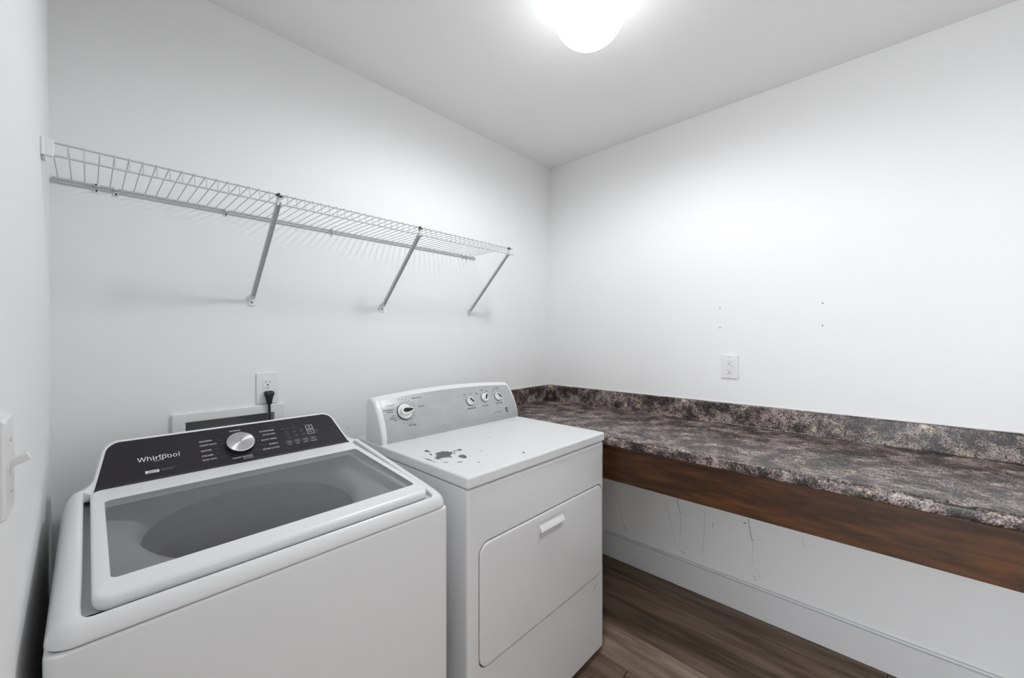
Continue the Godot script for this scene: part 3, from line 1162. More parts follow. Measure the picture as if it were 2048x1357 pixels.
# the same, turned along the crowned face so that print lies flat on it
func dprint(x: float, h: float, off := 0.0) -> Transform3D:
	var f := dface(x, h)
	var r := dface(x + 0.012, h).origin - dface(x - 0.012, h).origin
	var d := dface(x, h - 0.006).origin - dface(x, h + 0.006).origin
	var n := d.cross(r).normalized()
	return face_xf(f.origin + n * off, n, r)

func dryer() -> void:
	var t := thing("clothes_dryer", "white front-load dryer with grey dial panel and dark chipped patches on its top", "dryer", Vector3((DX0 + DX1) / 2, 0, 0.46))
	var st := S()
	rbox(st, Vector3(DX0 + 0.0012, 0.024, DB), Vector3(DX1 - 0.0012, 0.8765, 0.7735), 0.003)
	put("cabinet", st, mats.enamel, t)
	for x in [DX0 + 0.05, DX1 - 0.05]:
		for z in [DB + 0.06, DZ - 0.07]:
			st = S()
			lathe(st, PackedVector2Array([Vector2(0.0, 0.0005), Vector2(0.020, 0.0005), Vector2(0.022, 0.008), Vector2(0.012, 0.014), Vector2(0.010, 0.026)]), Transform3D(Basis(), Vector3(x, 0, z)), 16)
			put("foot", st, mats.black, t)
	# front panel with the door opening
	var door := [-1.3635, 0.337, -0.6865, 0.7045]
	var g := 0.0042
	st = S()
	var rows := []
	for q in [[0.0, 0.775], [0.0, 0.795], [0.0016, 0.8015], [0.005, 0.805], [0.010, DZ]]:
		var i: float = q[0]
		rows.append(at_z(rrect(DX0 + i, 0.022 + i, DX1 - i, 0.8755 - i, 0.006 - i * 0.4, 8), q[1]))
	for q in [[g + 0.0015, DZ], [g, DZ - 0.0015], [g, 0.7770]]:
		var i: float = q[0]
		rows.append(at_z(rrect(door[0] - i, door[1] - i, door[2] + i, door[3] + i, 0.034 + i, 8), q[1]))
	loft(st, rows, true, true, true)
	loft(st, [rows[-1], rows[0]], true, false, true)
	put("front_panel", st, mats.enamel, t)
	st = S()
	rbox(st, Vector3(door[0] - 0.006, door[1] - 0.006, 0.7745), Vector3(door[2] + 0.006, door[3] + 0.006, 0.7785), 0.001)
	put("door_seal", st, mats.seal, t)
	# door with a pocket for the pull
	var hd := [-1.1035, 0.6135, -0.9515, 0.6785]
	st = S()
	rows = []
	for q in [[0.0, 0.7790], [0.0, 0.8045], [0.0012, 0.8075], [0.0035, 0.8088], [0.008, 0.8092]]:
		var i: float = q[0]
		rows.append(at_z(rrect(door[0] + i, door[1] + i, door[2] - i, door[3] - i, 0.034 - i, 8), q[1]))
	for q in [[0.0012, 0.8092], [0.0, 0.8080], [0.0, 0.7800]]:
		var i: float = q[0]
		rows.append(at_z(rrect(hd[0] - i, hd[1] - i, hd[2] + i, hd[3] + i, 0.003 + i, 8), q[1]))
	loft(st, rows, true, true, true)
	loft(st, [rows[-1], rows[0]], true, false, true)
	var dr := put("door", st, mats.enamel, t)
	handle(dr, hd)
	# little crease under the door's corner
	st = S()
	tube(st, PackedVector3Array([Vector3(-0.752, 0.292, DZ), Vector3(-0.722, 0.304, DZ)]), 0.0008, 4)
	put("scratch", st, mats.grey_ink, t)
	# top with worn paint
	st = S()
	rbox(st, Vector3(DX0 - 0.003, 0.8792, DB - 0.002), Vector3(DX1 + 0.003, DTOP, DZ + 0.004), 0.0075, 4)
	put("top_panel", st, worn_top(), t, "white top with dark rubbed patches")
	st = S()
	var lx := face_xf(Vector3(-0.84, DTOP, 0.372), Vector3.UP)
	plate(st, rrect(-0.117, -0.040, 0.117, 0.034, 0.012), 0.0012, 0.0009, lx)
	put("lint_flap", st, mats.enamel, t)
	dryer_console(t)

func handle(dr: Node3D, hd: Array) -> void:
	var st := S()
	var x0: float = hd[0] + 0.0006
	var x1: float = hd[2] - 0.0006
	var y0: float = hd[1] + 0.0006
	var y1: float = hd[3] - 0.0006
	# surround
	var rows := []
	for q in [[0.0, 0.790, 0.0025], [0.0, 0.8083, 0.0025], [0.001, 0.8090, 0.0025], [0.008, 0.8088, 0.004], [0.010, 0.8075, 0.006], [0.0105, 0.784, 0.006]]:
		var i: float = q[0]
		rows.append(at_z(rrect(x0 + i, y0 + i * 0.8, x1 - i, y1 - i * 0.8, q[2], 5), q[1]))
	loft(st, rows, true, true, true)
	loft(st, [rows[-1], rows[0]], true, false, true)
	var h := put("handle", st, mats.plastic, dr, "white recessed door pull")
	# hollow and lip: (y, z) across, from the top down
	var a := x0 + 0.009
	var b := x1 - 0.009
	st = S()
	var prof := [[y1 - 0.0085, 0.8070], [y1 - 0.0115, 0.8105], [y1 - 0.022, 0.8185], [y1 - 0.0275, 0.8212], [y1 - 0.0300, 0.8205], [y1 - 0.0312, 0.814], [y1 - 0.0316, 0.795], [y1 - 0.035, 0.786], [y1 - 0.041, 0.7845], [y1 - 0.047, 0.788], [y1 - 0.0525, 0.796], [y1 - 0.0562, 0.806]]
	rows = []
	for p in prof:
		rows.append(PackedVector3Array([Vector3(a, p[0], p[1]), Vector3(b, p[0], p[1])]))
	loft(st, rows, false, true, false)
	var l := PackedVector3Array()
	for p in prof.slice(0, 7):
		l.append(Vector3(a, p[0], p[1]))
	fan(st, l, Vector3.LEFT)
	l = PackedVector3Array()
	for p in prof.slice(0, 7):
		l.append(Vector3(b, p[0], p[1]))
	fan(st, l, Vector3.RIGHT)
	put("pull_lip", st, mats.plastic, h) if false else put("pull_lip", st, mats.plastic, dr)

func worn_top() -> StandardMaterial3D:
	var w := 1024
	var x0 := DX0 - 0.003
	var x1 := DX1 + 0.003
	var z0 := DB - 0.002
	var z1 := DZ + 0.004
	var im := Image.create(w, w, false, Image.FORMAT_RGB8)
	var base := Color(0.94, 0.943, 0.943)
	im.fill(base)
	var n := FastNoiseLite.new()
	n.seed = 3
	n.frequency = 90.0
	n.fractal_octaves = 3
	var n2 := FastNoiseLite.new()
	n2.seed = 4
	n2.frequency = 220.0
	n2.fractal_octaves = 2
	var blots := [
		[-1.3717, 0.5998, -1.3469, 0.5707, -1.3332, 0.5483, -1.3182, 0.5457, -1.2994, 0.5457, -1.286, 0.571, -1.2684, 0.5696, -1.2432, 0.5665, -1.2393, 0.5776, -1.2522, 0.5845, -1.2613, 0.5748, -1.2901, 0.5831, -1.2977, 0.5912, -1.3134, 0.6061, -1.3215, 0.6231, -1.3371, 0.6096, -1.3507, 0.6072, -1.3627, 0.6063, -1.3709, 0.6074],
		[-1.3003, 0.6283, -1.2819, 0.6207, -1.2746, 0.6285, -1.2785, 0.6431, -1.2839, 0.6559, -1.3012, 0.6675, -1.306, 0.6565, -1.3029, 0.6398],
		[-1.3464, 0.4983, -1.3303, 0.4882, -1.3302, 0.5109, -1.3353, 0.5211, -1.3423, 0.5169], [-1.3502, 0.5357, -1.3422, 0.5334, -1.3536, 0.5594, -1.3568, 0.556],
		[-1.3901, 0.5535, -1.386, 0.5797, -1.3877, 0.605, -1.3879, 0.6274, -1.3909, 0.6298, -1.3915, 0.6086, -1.392, 0.585], [-1.3715, 0.6411, -1.3657, 0.6472, -1.3649, 0.6592, -1.3713, 0.6579],
		[-1.3459, 0.6793, -1.334, 0.6779, -1.3243, 0.6834, -1.3283, 0.6867, -1.3423, 0.6849], [-1.3624, 0.6145, -1.3582, 0.614, -1.3613, 0.6214, -1.3658, 0.6224], [-1.2955, 0.5935, -1.2841, 0.5895, -1.2855, 0.5998, -1.2937, 0.5998],
		[-1.2115, 0.6365, -1.1979, 0.6329, -1.2013, 0.6384], [-1.2967, 0.7221, -1.2921, 0.7214, -1.2929, 0.7298, -1.2984, 0.7314], [-1.1289, 0.7591, -1.1133, 0.7539, -1.1193, 0.7694, -1.1261, 0.7653],
		[-1.0646, 0.5219, -1.0582, 0.5186, -1.0654, 0.5282], [-1.2721, 0.655, -1.2667, 0.6535, -1.2706, 0.6597], [-0.9732, 0.5747, -0.9644, 0.5735, -0.971, 0.5814], [-1.379, 0.360, -1.374, 0.360, -1.376, 0.366],
		[-0.854, 0.469, -0.850, 0.469, -0.852, 0.474]]
	for bl in blots:
		var poly := PackedVector2Array()
		var lo := Vector2(9, 9)
		var hi := Vector2(-9, -9)
		for k in range(0, bl.size(), 2):
			var p := Vector2(bl[k], bl[k + 1])
			poly.append(p)
			lo = lo.min(p)
			hi = hi.max(p)
		var m := 0.012 if bl.size() > 14 else 0.004
		var ia := int((lo.x - m - x0) / (x1 - x0) * w)
		var ib := int((hi.x + m - x0) / (x1 - x0) * w)
		var ja := int((lo.y - m - z0) / (z1 - z0) * w)
		var jb := int((hi.y + m - z0) / (z1 - z0) * w)
		for i in range(ia, ib + 1):
			for j in range(ja, jb + 1):
				var p := Vector2(x0 + (i + 0.5) / w * (x1 - x0), z0 + (j + 0.5) / w * (z1 - z0))
				var amp := 0.008 if bl.size() > 14 else 0.0025
				var q := p + Vector2(n.get_noise_2d(p.x, p.y), n.get_noise_2d(p.x + 5.0, p.y)) * amp
				if Geometry2D.is_point_in_polygon(q, poly):
					var v := n2.get_noise_2d(p.x, p.y)
					if v < 0.62:
						im.set_pixel(i, j, Color(0.17, 0.17, 0.17).lerp(Color(0.33, 0.32, 0.32), clampf(v + 0.5, 0, 1)))
	im.generate_mipmaps()
	var m := mk(Color(1, 1, 1), 0.30)
	m.albedo_texture = ImageTexture.create_from_image(im)
	m.clearcoat_enabled = true
	m.clearcoat = 0.3
	m.clearcoat_roughness = 0.15
	return m

func dryer_console(t: Node3D) -> void:
	var st := S()
	var prof := DP.duplicate()
	prof += [[0.243, 1.0778], [0.234, 1.0785], [0.222, 1.0765], [0.210, 1.071], [0.203, 1.062], [0.201, 1.050], [0.200, DTOP]]
	var xs := [[0.0, 0.010], [0.0008, 0.0065], [0.0025, 0.0035], [0.005, 0.0016], [0.009, 0.0004], [0.013, 0.0]]
	var cols := []
	for q in xs:
		cols.append([DX0 + 0.001 + float(q[0]), q[1]])
	for k in 15:
		cols.append([lerpf(DX0 + 0.014, DX1 - 0.014, (k + 0.5) / 15.0), 0.0])
	for k in xs.size():
		var q: Array = xs[xs.size() - 1 - k]
		cols.append([DX1 - 0.001 - float(q[0]), q[1]])
	var rows := []
	for p in prof:
		var row := PackedVector3Array()
		for c in cols:
			var h: float = DTOP + (p[1] - DTOP) * crown(c[0])
			var z: float = p[0]
			var i: float = c[1]
			var up := clampf((h - 1.0) / 0.06, 0.0, 1.0)
			z += i if z < 0.23 else (-i if z > 0.24 else 0.0)
			h -= i * up
			row.append(Vector3(c[0], h, z))
		rows.append(row)
	loft(st, rows, false, true, true)
	for e in [0, cols.size() - 1]:
		var l := PackedVector3Array()
		for r in rows:
			l.append(r[e])
		fan(st, l, Vector3.LEFT if e == 0 else Vector3.RIGHT)
	put("console_body", st, mats.enamel, t)
	# grey face
	st = S()
	var fr := []
	var uvs := []
	var xa := DX0 + 0.0215
	var xb := DX1 - 0.0125
	for j in 23:
		var v := clampf((j - 2) / 18.0, 0.0, 1.0)
		if j == 2 or j == 20:
			v = 0.004 if j == 2 else 0.996
		var row := PackedVector3Array()
		var ur := PackedVector2Array()
		for k in 29:
			var u := clampf((k - 2) / 24.0, 0.0, 1.0)
			if k == 2 or k == 26:
				u = 0.003 if k == 2 else 0.997
			var ex := 0.012 * maxf(0.0, (v - 0.5) * 2.0) * (absf(u - 0.5) * 2.0)
			var x := lerpf(xa + 0.004 * v, xb - ex * 0.5, u)
			var hp := lerpf(0.9165, 1.0655, v)
			var lip := -0.0004 if j == 0 or j == 22 or k == 0 or k == 28 else 0.0009
			row.append(dface(x, DTOP + (hp - DTOP) * crown(x), lip).origin)
			ur.append(Vector2(u, 1.0 - v))
		fr.append(row)
		uvs.append(ur)
	loft(st, fr, false, true, true, uvs)
	var fa := put("dial_panel", st, mats.face, t, "dusty grey dial panel")
	var up := 0.0013
	dial(fa, -1.298, 1.0195, 0.0305, 2.0, true)
	dial(fa, -0.966, 1.0215, 0.0195, -52.0, false)
	dial(fa, -0.875, 1.0265, 0.0195, 56.0, false)
	dial(fa, -0.789, 1.0225, 0.0195, -52.0, false)
	for q in [["Timed Dry", -1.229, 1.0625, 0.044], ["Touch Up", -1.219, 1.0305, 0.030], ["Auto Moisture", -1.3615, 1.0325, 0.045], ["Sensing", -1.3585, 1.0245, 0.026], ["Less", -1.350, 1.0115, 0.011], ["Normal", -1.352, 1.0025, 0.020], ["More", -1.341, 0.9945, 0.014], ["Air Dry", -1.276, 0.9672, 0.031],
		["Wrinkle Guard", -0.968, 0.9915, 0.048], ["Dry Temp", -0.881, 0.9915, 0.036], ["Push to Start", -0.791, 0.9945, 0.044], ["Off", -0.987, 1.0515, 0.009], ["On", -0.951, 1.0530, 0.008], ["Low", -0.913, 1.0525, 0.010], ["Delicate", -0.913, 1.0475, 0.018], ["Medium", -0.877, 1.0610, 0.020], ["High", -0.846, 1.0530, 0.011], ["CYCLE SIGNAL", -0.781, 1.0590, 0.040], ["Off", -0.805, 1.0525, 0.008], ["On", -0.768, 1.0525, 0.007]]:
		letters("lettering", q[0], fa, dprint(q[1], q[2], up), q[3], mats.ink)
	letters("lettering", "Knit & Delicate", fa, dprint(-1.352, 1.0475, up), 0.030, mats.grey_ink)
	letters("lettering", "HEAVY DUTY  SUPER CAPACITY", fa, dprint(-0.812, 0.9550, up), 0.056, mats.grey_ink)
	# ticks round the big dial
	st = S()
	for q in [[100, 0.040], [85, 0.040], [70, 0.040], [56, 0.040], [42, 0.040], [100, 0.052], [84, 0.052], [68, 0.052], [52, 0.052], [37, 0.052], [20, 0.050], [5, 0.050], [-12, 0.043], [-30, 0.043], [-48, 0.043], [-60, 0.040], [-72, 0.040], [-84, 0.040], [-62, 0.052], [-75, 0.052], [-88, 0.052], [200, 0.038], [212, 0.038], [224, 0.038], [-105, 0.046], [135, 0.050]]:
		var a := deg_to_rad(q[0])
		var f := dprint(-1.298 + float(q[1]) * cos(a), 1.0195 + float(q[1]) * 0.88 * sin(a), up)
		st = S()
		bars(st, f, [[0, 0, 0.0028, 0.0028]])
		put("tick_mark", st, mats.ink, fa)
	for q in [[-0.982, 1.0475], [-0.949, 1.0478], [-0.903, 1.0455], [-0.878, 1.0555], [-0.802, 1.0470]]:
		st = S()
		bars(st, dprint(q[0], q[1], up), [[0, 0, 0.0022, 0.0022]])
		put("tick_mark", st, mats.ink, fa)
	# square emblem: black with two slanting pale strokes
	st = S()
	var f := dprint(-0.7525, 0.9585, up)
	for k in 3:
		var y := (k - 1) * 0.0072
		bars(st, f, [[0, y, 0.0150, 0.0060]])
	put("emblem", st, mats.black, fa)
	st = S()
	var sl := Basis(f.basis.y, deg_to_rad(38)) * f.basis
	bars(st, Transform3D(sl, f.origin + f.basis.y * 0.0003), [[0.0, 0.0022, 0.0135, 0.0011], [0.0, -0.0022, 0.0135, 0.0011]])
	put("emblem_stroke", st, mats.plastic, fa)

func dial(fa: Node3D, x: float, h: float, r: float, deg: float, big: bool) -> void:
	var f := dprint(x, h, 0.0006)
	var st := S()
	lathe(st, PackedVector2Array([Vector2(r * 1.07, 0.0), Vector2(r * 1.06, 0.0022), Vector2(r * 0.94, 0.0024), Vector2(0.0, 0.0024)]), f, 40)
	var k := put("dial_shade_ring", st, mats.black, fa)  # black ring stands in for the dial's shadow
	st = S()
	lathe(st, PackedVector2Array([Vector2(r * 0.985, 0.002), Vector2(r, 0.0035), Vector2(r * 0.97, 0.0075), Vector2(r * 0.88, 0.0095), Vector2(0.0, 0.0105)]), f, 40)
	var g := Transform3D(f.basis * Basis(Vector3.UP, deg_to_rad(deg)), f.origin)
	var l := PackedVector2Array()
	var n := 28
	for i in n:
		var a := TAU * i / n
		var px := r * 1.06 * cos(a)
		var w := r * (0.50 if big else 0.46)
		if big:
			w *= 1.0 - 0.45 * cos(a)
			px = r * (0.20 + 1.0 * cos(a))
		l.append(Vector2(px, w * sin(a)))
	plate(st, l, 0.0205 if big else 0.0180, 0.003, g)
	put("dial", st, mats.plastic, fa, "white dial")
	st = S()
	var l2 := PackedVector2Array()
	for p in l:
		l2.append(Vector2(p.x * 0.74 + (r * 0.10 if big else 0.0), p.y * (0.52 if big else 0.55)))
	plate(st, l2, 0.0006, 0.0002, lift(g, 0.0203 if big else 0.0178))
	put("dial_inlay", st, mats.black, fa)
	k.set_meta("label", "dark ring painted as shade under the dial")

# ---------------------------------------------------------------- wire shelf
func shelf() -> void:
	var y := 1.7475
	var xa := LEFT + 0.004
	var xb := -0.672
	var t := thing("wire_shelf", "white ventilated wire shelf on three braces above the washer and dryer", "shelf", Vector3(-1.44, 1.44, 0.0))
	var st := S()
	tube(st, PackedVector3Array([Vector3(xa, y, 0.0075), Vector3(xb, y, 0.0075)]), 0.0028, 8)
	put("back_rail", st, mats.wire, t)
	st = S()
	tube(st, PackedVector3Array([Vector3(xa, y - 0.0085, 0.0042), Vector3(xb, y - 0.0085, 0.0042)]), 0.0028, 8)
	put("back_rail", st, mats.wire, t)
	st = S()
	tube(st, PackedVector3Array([Vector3(xa, y + 0.0005, 0.304), Vector3(xb - 0.017, y + 0.0005, 0.304)]), 0.0023, 8)
	put("front_rail", st, mats.wire, t)
	st = S()
	tube(st, PackedVector3Array([Vector3(xa, 1.7175, 0.3105), Vector3(xb - 0.017, 1.7175, 0.3105)]), 0.0024, 8)
	put("lip_rail", st, mats.wire, t)
	# cross wires: one shape, set out every inch
	st = S()
	tube(st, PackedVector3Array([Vector3(0, y + 0.004, 0.004), Vector3(0, y + 0.0045, 0.30), Vector3(0, y + 0.0036, 0.3045), Vector3(0, y + 0.0005, 0.3078), Vector3(0, y - 0.004, 0.309), Vector3(0, 1.7155, 0.3125)]), 0.00125, 6)
	st.index()
	var mesh := st.commit()
	var k := 0
	while -2.197 + 0.0254 * k < xb - 0.02:
		var mi := MeshInstance3D.new()
		mi.name = "cross_wire"
		mi.mesh = mesh
		mi.material_override = mats.wire
		t.add_child(mi, true)
		mi.position = Vector3(-2.197 + 0.0254 * k, 0, 0) - t.position
		k += 1
	# braces
	for x in [-1.738, -1.2305, -0.719]:
		st = S()
		var a := Vector3(x, 1.7265, 0.3035)
		var b := Vector3(x, 1.4525, 0.011)
		var d := (a - b).normalized()
		var bs := Basis(Vector3.RIGHT, d, Vector3.RIGHT.cross(d))
		var L := a.distance_to(b)
		rbox(st, Vector3(-0.0072, 0, -0.0012), Vector3(0.0072, L, 0.0012), 0.001, 1, Transform3D(bs, b))
		rbox(st, Vector3(-0.0072, 0, -0.0012), Vector3(-0.0052, L, 0.0075), 0.0009, 1, Transform3D(bs, b))
		rbox(st, Vector3(0.0052, 0, -0.0012), Vector3(0.0072, L, 0.0075), 0.0009, 1, Transform3D(bs, b))
		var br := put("brace", st, mats.brace, t)
		st = S()
		rbox(st, Vector3(x - 0.0105, 1.4235, 0.0), Vector3(x + 0.0105, 1.4600, 0.0045), 0.0035, 3)
		rbox(st, Vector3(x - 0.0080, 1.4460, 0.003), Vector3(x + 0.0080, 1.4640, 0.017), 0.004, 2)
		put("foot_plate", st, mats.plastic, br, "white plastic foot")
		st = S()
		lathe(st, PackedVector2Array([Vector2(0.0032, 0.0), Vector2(0.0030, 0.0014), Vector2(0.0, 0.0018)]), Transform3D(Basis(Vector3.RIGHT, PI / 2), Vector3(x, 1.4345, 0.0044)), 12)
		put("screw", st, mats.seal, br)
		st = S()
		rbox(st, Vector3(x - 0.0085, 1.7120, 0.300), Vector3(x - 0.0020, 1.7240, 0.3155), 0.002)
		rbox(st, Vector3(x + 0.0020, 1.7120, 0.300), Vector3(x + 0.0085, 1.7240, 0.3155), 0.002)
		rbox(st, Vector3(x - 0.0085, 1.7225, 0.300), Vector3(x + 0.0085, 1.7285, 0.308), 0.002)
		rbox(st, Vector3(x - 0.0060, 1.7255, 0.3005), Vector3(x + 0.0060, 1.7530, 0.3035), 0.001)
		put("hook", st, mats.brace, br)
		st = S()
		for q in [[-0.0065, 1.7445], [0.0060, 1.7420], [-0.001, 1.7490], [0.0, 1.7420]]:
			rbox(st, Vector3(x + q[0] - 0.0034, q[1] - 0.0024, 0.3065), Vector3(x + q[0] + 0.0034, q[1] + 0.0024, 0.3112), 0.0012)
		put("hook_pin", st, mats.black, br, "dark pin of the hook")
	# wall clips along the back
	for q in [[-2.123, true], [-2.083, false], [-1.813, false], [-1.455, true], [-0.760, false], [-0.735, false]]:
		st = S()
		var x: float = q[0]
		rbox(st, Vector3(x - 0.006, y - 0.020, 0.0), Vector3(x + 0.006, y + 0.007, 0.004), 0.0015)
		rbox(st, Vector3(x - 0.005, y - 0.006, 0.0), Vector3(x + 0.005, y - 0.0025, 0.0135), 0.0012)
		rbox(st, Vector3(x - 0.005, y - 0.006, 0.0105), Vector3(x + 0.005, y + 0.003, 0.0135), 0.0012)
		var cl := put("wall_clip", st, mats.plastic, t)
		st = S()
		if q[1]:
			rbox(st, Vector3(x - 0.0035, y - 0.002, 0.0125), Vector3(x + 0.0015, y + 0.003, 0.0142), 0.001)
		lathe(st, PackedVector2Array([Vector2(0.0028, 0.0), Vector2(0.0026, 0.0012), Vector2(0.0, 0.0015)]), Transform3D(Basis(Vector3.RIGHT, PI / 2), Vector3(x, y - 0.0145, 0.004)), 10)
		put("screw", st, mats.seal, cl)
	# end bracket on the left wall
	st = S()
	rbox(st, Vector3(LEFT, 1.7130, 0.262), Vector3(LEFT + 0.006, 1.7530, 0.318), 0.002)
	rbox(st, Vector3(LEFT, 1.7130, 0.305), Vector3(LEFT + 0.020, 1.7520, 0.3165), 0.002)
	rbox(st, Vector3(LEFT, 1.7395, 0.262), Vector3(LEFT + 0.014, 1.7440, 0.312), 0.0015)
	put("end_bracket", st, mats.plastic, t, "white plastic end bracket")

# ---------------------------------------------------------------- outlets, switch, box, cord
func fittings() -> void:
	var f := face_xf(Vector3(-1.6885, 1.1222, 0.0), Vector3.BACK)
	var t := thing("wall_outlet", "white duplex outlet above the washer with a black plug in its lower socket", "outlet", f.origin)
	var st := S()
	plate(st, rrect(-0.0365, -0.0575, 0.0365, 0.0575, 0.004), 0.0062, 0.0028, f)
	put("cover_plate", st, mats.plastic, t)
	for s in [1.0, -1.0]:
		var c := Transform3D(f.basis, f * Vector3(0, 0.0055, -0.0195 * s))
		st = S()
		plate(st, rrect(-0.0172, -0.0142, 0.0172, 0.0142, 0.0105), 0.0022, 0.0007, c)
		var so := put("socket", st, mats.plastic, t)
		st = S()
		bars(st, lift(c, 0.0022), [[-0.0063, 0.0035, 0.0019, 0.0075], [0.0063, 0.0035, 0.0016, 0.0062]])
		put("slot", st, mats.seal, so)
		st = S()
		lathe(st, PackedVector2Array([Vector2(0.0027, 0.0), Vector2(0.0025, 0.0004), Vector2(0.0, 0.0004)]), lift(Transform3D(c.basis, c * Vector3(0, 0, 0.0068)), 0.0021), 12)
		put("ground_hole", st, mats.slot, so)
	st = S()
	lathe(st, PackedVector2Array([Vector2(0.0034, 0.0), Vector2(0.0032, 0.001), Vector2(0.0, 0.0013)]), lift(f, 0.006), 14)
	put("screw", st, mats.wire, t)
	# protected outlet on the right wall
	f = face_xf(Vector3(0.0, 1.1655, 1.1055), Vector3.LEFT, Vector3.BACK)
	t = thing("wall_outlet", "white protected outlet with test buttons on the wall above the counter", "outlet", f.origin)
	st = S()
	plate(st, rrect(-0.0380, -0.0575, 0.0380, 0.0575, 0.003), 0.0068, 0.0030, f)
	put("cover_plate", st, mats.plastic, t)
	st = S()
	plate(st, rrect(-0.0166, -0.0335, 0.0166, 0.0335, 0.002), 0.0034, 0.0006, lift(f, 0.0063))
	var body := put("outlet_body", st, mats.plastic, t)
	for s in [1.0, -1.0]:
		var c := Transform3D(f.basis, f * Vector3(0, 0.0097, -0.0205 * s))
		st = S()
		bars(st, c, [[-0.0063, 0.0035, 0.0019, 0.0075], [0.0063, 0.0035, 0.0016, 0.0062]])
		put("slot", st, mats.grey_ink, body)
		st = S()
		lathe(st, PackedVector2Array([Vector2(0.0027, 0.0), Vector2(0.0025, 0.0004), Vector2(0.0, 0.0004)]), Transform3D(c.basis, c * Vector3(0, 0, 0.0062)), 12)
		put("ground_hole", st, mats.slot, body)
	for s in [1.0, -1.0]:
		st = S()
		rbox(st, Vector3(-0.013, 0.009, -0.0016 - 0.0034 * s), Vector3(0.010, 0.0106, 0.0016 - 0.0034 * s), 0.0006, 1, f)
		put("test_button", st, mats.plastic, body)
	st = S()
	bars(st, lift(f, 0.0097), [[0.0135, 0.002, 0.0022, 0.0030], [-0.002, 0.0072, 0.026, 0.0007]])
	put("indicator", st, mats.seal, body)
	for s in [1.0, -1.0]:
		st = S()
		lathe(st, PackedVector2Array([Vector2(0.0030, 0.0), Vector2(0.0028, 0.0008), Vector2(0.0, 0.001)]), lift(Transform3D(f.basis, f * Vector3(0, 0, -0.0475 * s)), 0.0065), 12)
		put("screw", st, mats.wire, t)
	# light switch on the left wall
	f = face_xf(Vector3(LEFT, 1.1625, 0.918), Vector3.RIGHT, Vector3.FORWARD)
	t = thing("light_switch", "white toggle light switch on the wall beside the washer", "switch", f.origin)
	st = S()
	plate(st, rrect(-0.0365, -0.0575, 0.0365, 0.0575, 0.004), 0.0062, 0.0028, f)
	put("cover_plate", st, mats.plastic, t)
	st = S()
	var tb := Basis(f.basis.x, deg_to_rad(-24)) * f.basis
	rbox(st, Vector3(-0.0045, 0.0, -0.0048), Vector3(0.0045, 0.0195, 0.0048), 0.0012, 2, Transform3D(tb, f * Vector3(0, 0.003, 0.0)))
	put("toggle", st, mats.plastic, t)
	for s in [1.0, -1.0]:
		st = S()
		lathe(st, PackedVector2Array([Vector2(0.0032, 0.0), Vector2(0.003, 0.001), Vector2(0.0, 0.0013)]), lift(Transform3D(f.basis, f * Vector3(0, 0, -0.030 * s)), 0.006), 12)
		put("screw", st, mats.wire, t)
	outlet_box()
	power_cord()

func outlet_box() -> void:
	var t := thing("outlet_box", "white recessed laundry water box in the wall behind the washer", "outlet box", Vector3(-1.7975, 0.948, 0.0))
	var o := [-1.961, 0.832, -1.634, 1.0640]
	var i := [-1.926, 0.864, -1.669, 1.032]
	var st := S()
	var rows := []
	for q in [[o, 0.0, 0.0002, 0.005], [o, 0.0, 0.008, 0.005], [o, 0.003, 0.0108, 0.004], [o, 0.006, 0.0112, 0.003], [i, -0.002, 0.0112, 0.003], [i, 0.0, 0.0095, 0.002], [i, 0.0, -0.086, 0.002]]:
		var b: Array = q[0]
		var d: float = q[1]
		rows.append(at_z(rrect(b[0] + d, b[1] + d, b[2] - d, b[3] - d, q[3], 4), q[2]))
	loft(st, rows, true, false, true)
	put("frame", st, mats.plastic, t)
	st = S()
	rbox(st, Vector3(i[0], i[1], -0.0935), Vector3(i[2], i[3], -0.0855), 0.001, 1)
	put("box_back", st, mats.tub, t)  # its grey stands in for shade at the back of the recess
	for x in [-1.885, -1.725]:
		st = S()
		lathe(st, PackedVector2Array([Vector2(0.0, 0.864), Vector2(0.011, 0.864), Vector2(0.011, 0.93), Vector2(0.014, 0.935), Vector2(0.014, 0.965), Vector2(0.008, 0.97), Vector2(0.008, 0.985), Vector2(0.0, 0.985)]), Transform3D(Basis(), Vector3(x, 0, -0.05)), 18)
		var v := put("valve", st, mats.steel, t, "metal water valve")
		st = S()
		rbox(st, Vector3(x - 0.022, 0.970, -0.058), Vector3(x + 0.022, 0.988, -0.042), 0.007, 3)
		put("valve_lever", st, mats.seal, v)

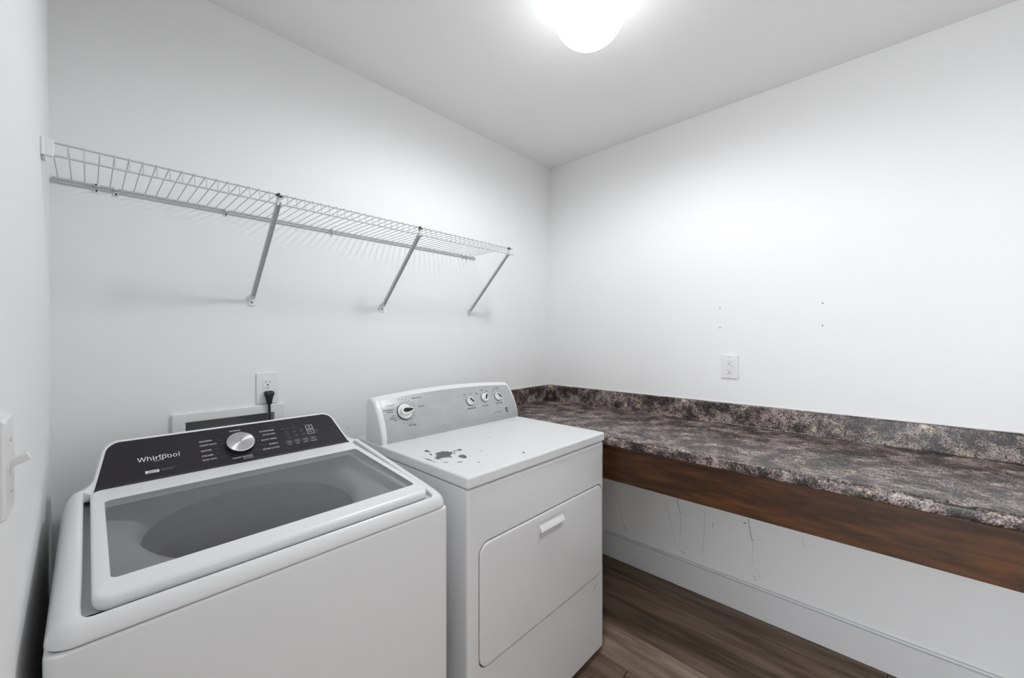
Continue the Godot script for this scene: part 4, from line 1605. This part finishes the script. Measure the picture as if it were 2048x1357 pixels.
func power_cord() -> void:
	var cx := -1.6875
	var t := thing("power_cord", "black power cord plugged into the outlet above the washer", "cord", Vector3(cx, 1.09, 0.0088))
	var st := S()
	var rows := []
	for q in [[1.1125, 0.0095, 0.010, 0.020], [1.1120, 0.0125, 0.0088, 0.024], [1.1085, 0.0158, 0.0088, 0.029], [1.1035, 0.0162, 0.0088, 0.031], [1.0975, 0.0138, 0.0088, 0.031], [1.0905, 0.0112, 0.0092, 0.030], [1.0800, 0.0094, 0.010, 0.028], [1.0690, 0.0082, 0.011, 0.026], [1.0650, 0.0078, 0.012, 0.0255], [1.0645, 0.0060, 0.013, 0.024]]:
		var hw: float = q[1]
		var r := minf(hw, (float(q[3]) - float(q[2])) / 2) * 0.55
		var row := PackedVector3Array()
		for p in rrect(cx - hw, q[2], cx + hw, q[3], r, 4):
			row.append(Vector3(p.x, q[0], p.y))
		rows.append(row)
	loft(st, rows, true, true, true)
	fan(st, rows[0], Vector3.UP)
	fan(st, rows[-1], Vector3.DOWN)
	var pl := put("plug", st, mats.black, t)
	st = S()
	for x in [cx - 0.0063, cx + 0.0063]:
		rbox(st, Vector3(x - 0.0007, 1.1000, 0.0078), Vector3(x + 0.0007, 1.1065, 0.0095), 0.0003, 1)
	put("prong", st, mats.steel, pl)
	var c := Curve3D.new()
	c.add_point(Vector3(cx, 1.068, 0.0185), Vector3.ZERO, Vector3(0, -0.03, 0))
	c.add_point(Vector3(cx - 0.001, 0.98, 0.034), Vector3(0, 0.03, -0.004), Vector3(0, -0.04, 0.006))
	c.add_point(Vector3(cx - 0.012, 0.80, 0.055), Vector3(0, 0.06, 0), Vector3(-0.01, -0.06, 0))
	c.add_point(Vector3(cx - 0.06, 0.56, 0.075), Vector3(0.01, 0.08, 0), Vector3(-0.01, -0.06, 0.01))
	c.add_point(Vector3(cx - 0.08, 0.50, WB + 0.001), Vector3(0, 0, -0.03), Vector3.ZERO)
	st = S()
	tube(st, c.tessellate(4, 3), 0.0043, 10)
	put("cord", st, mats.black, t)
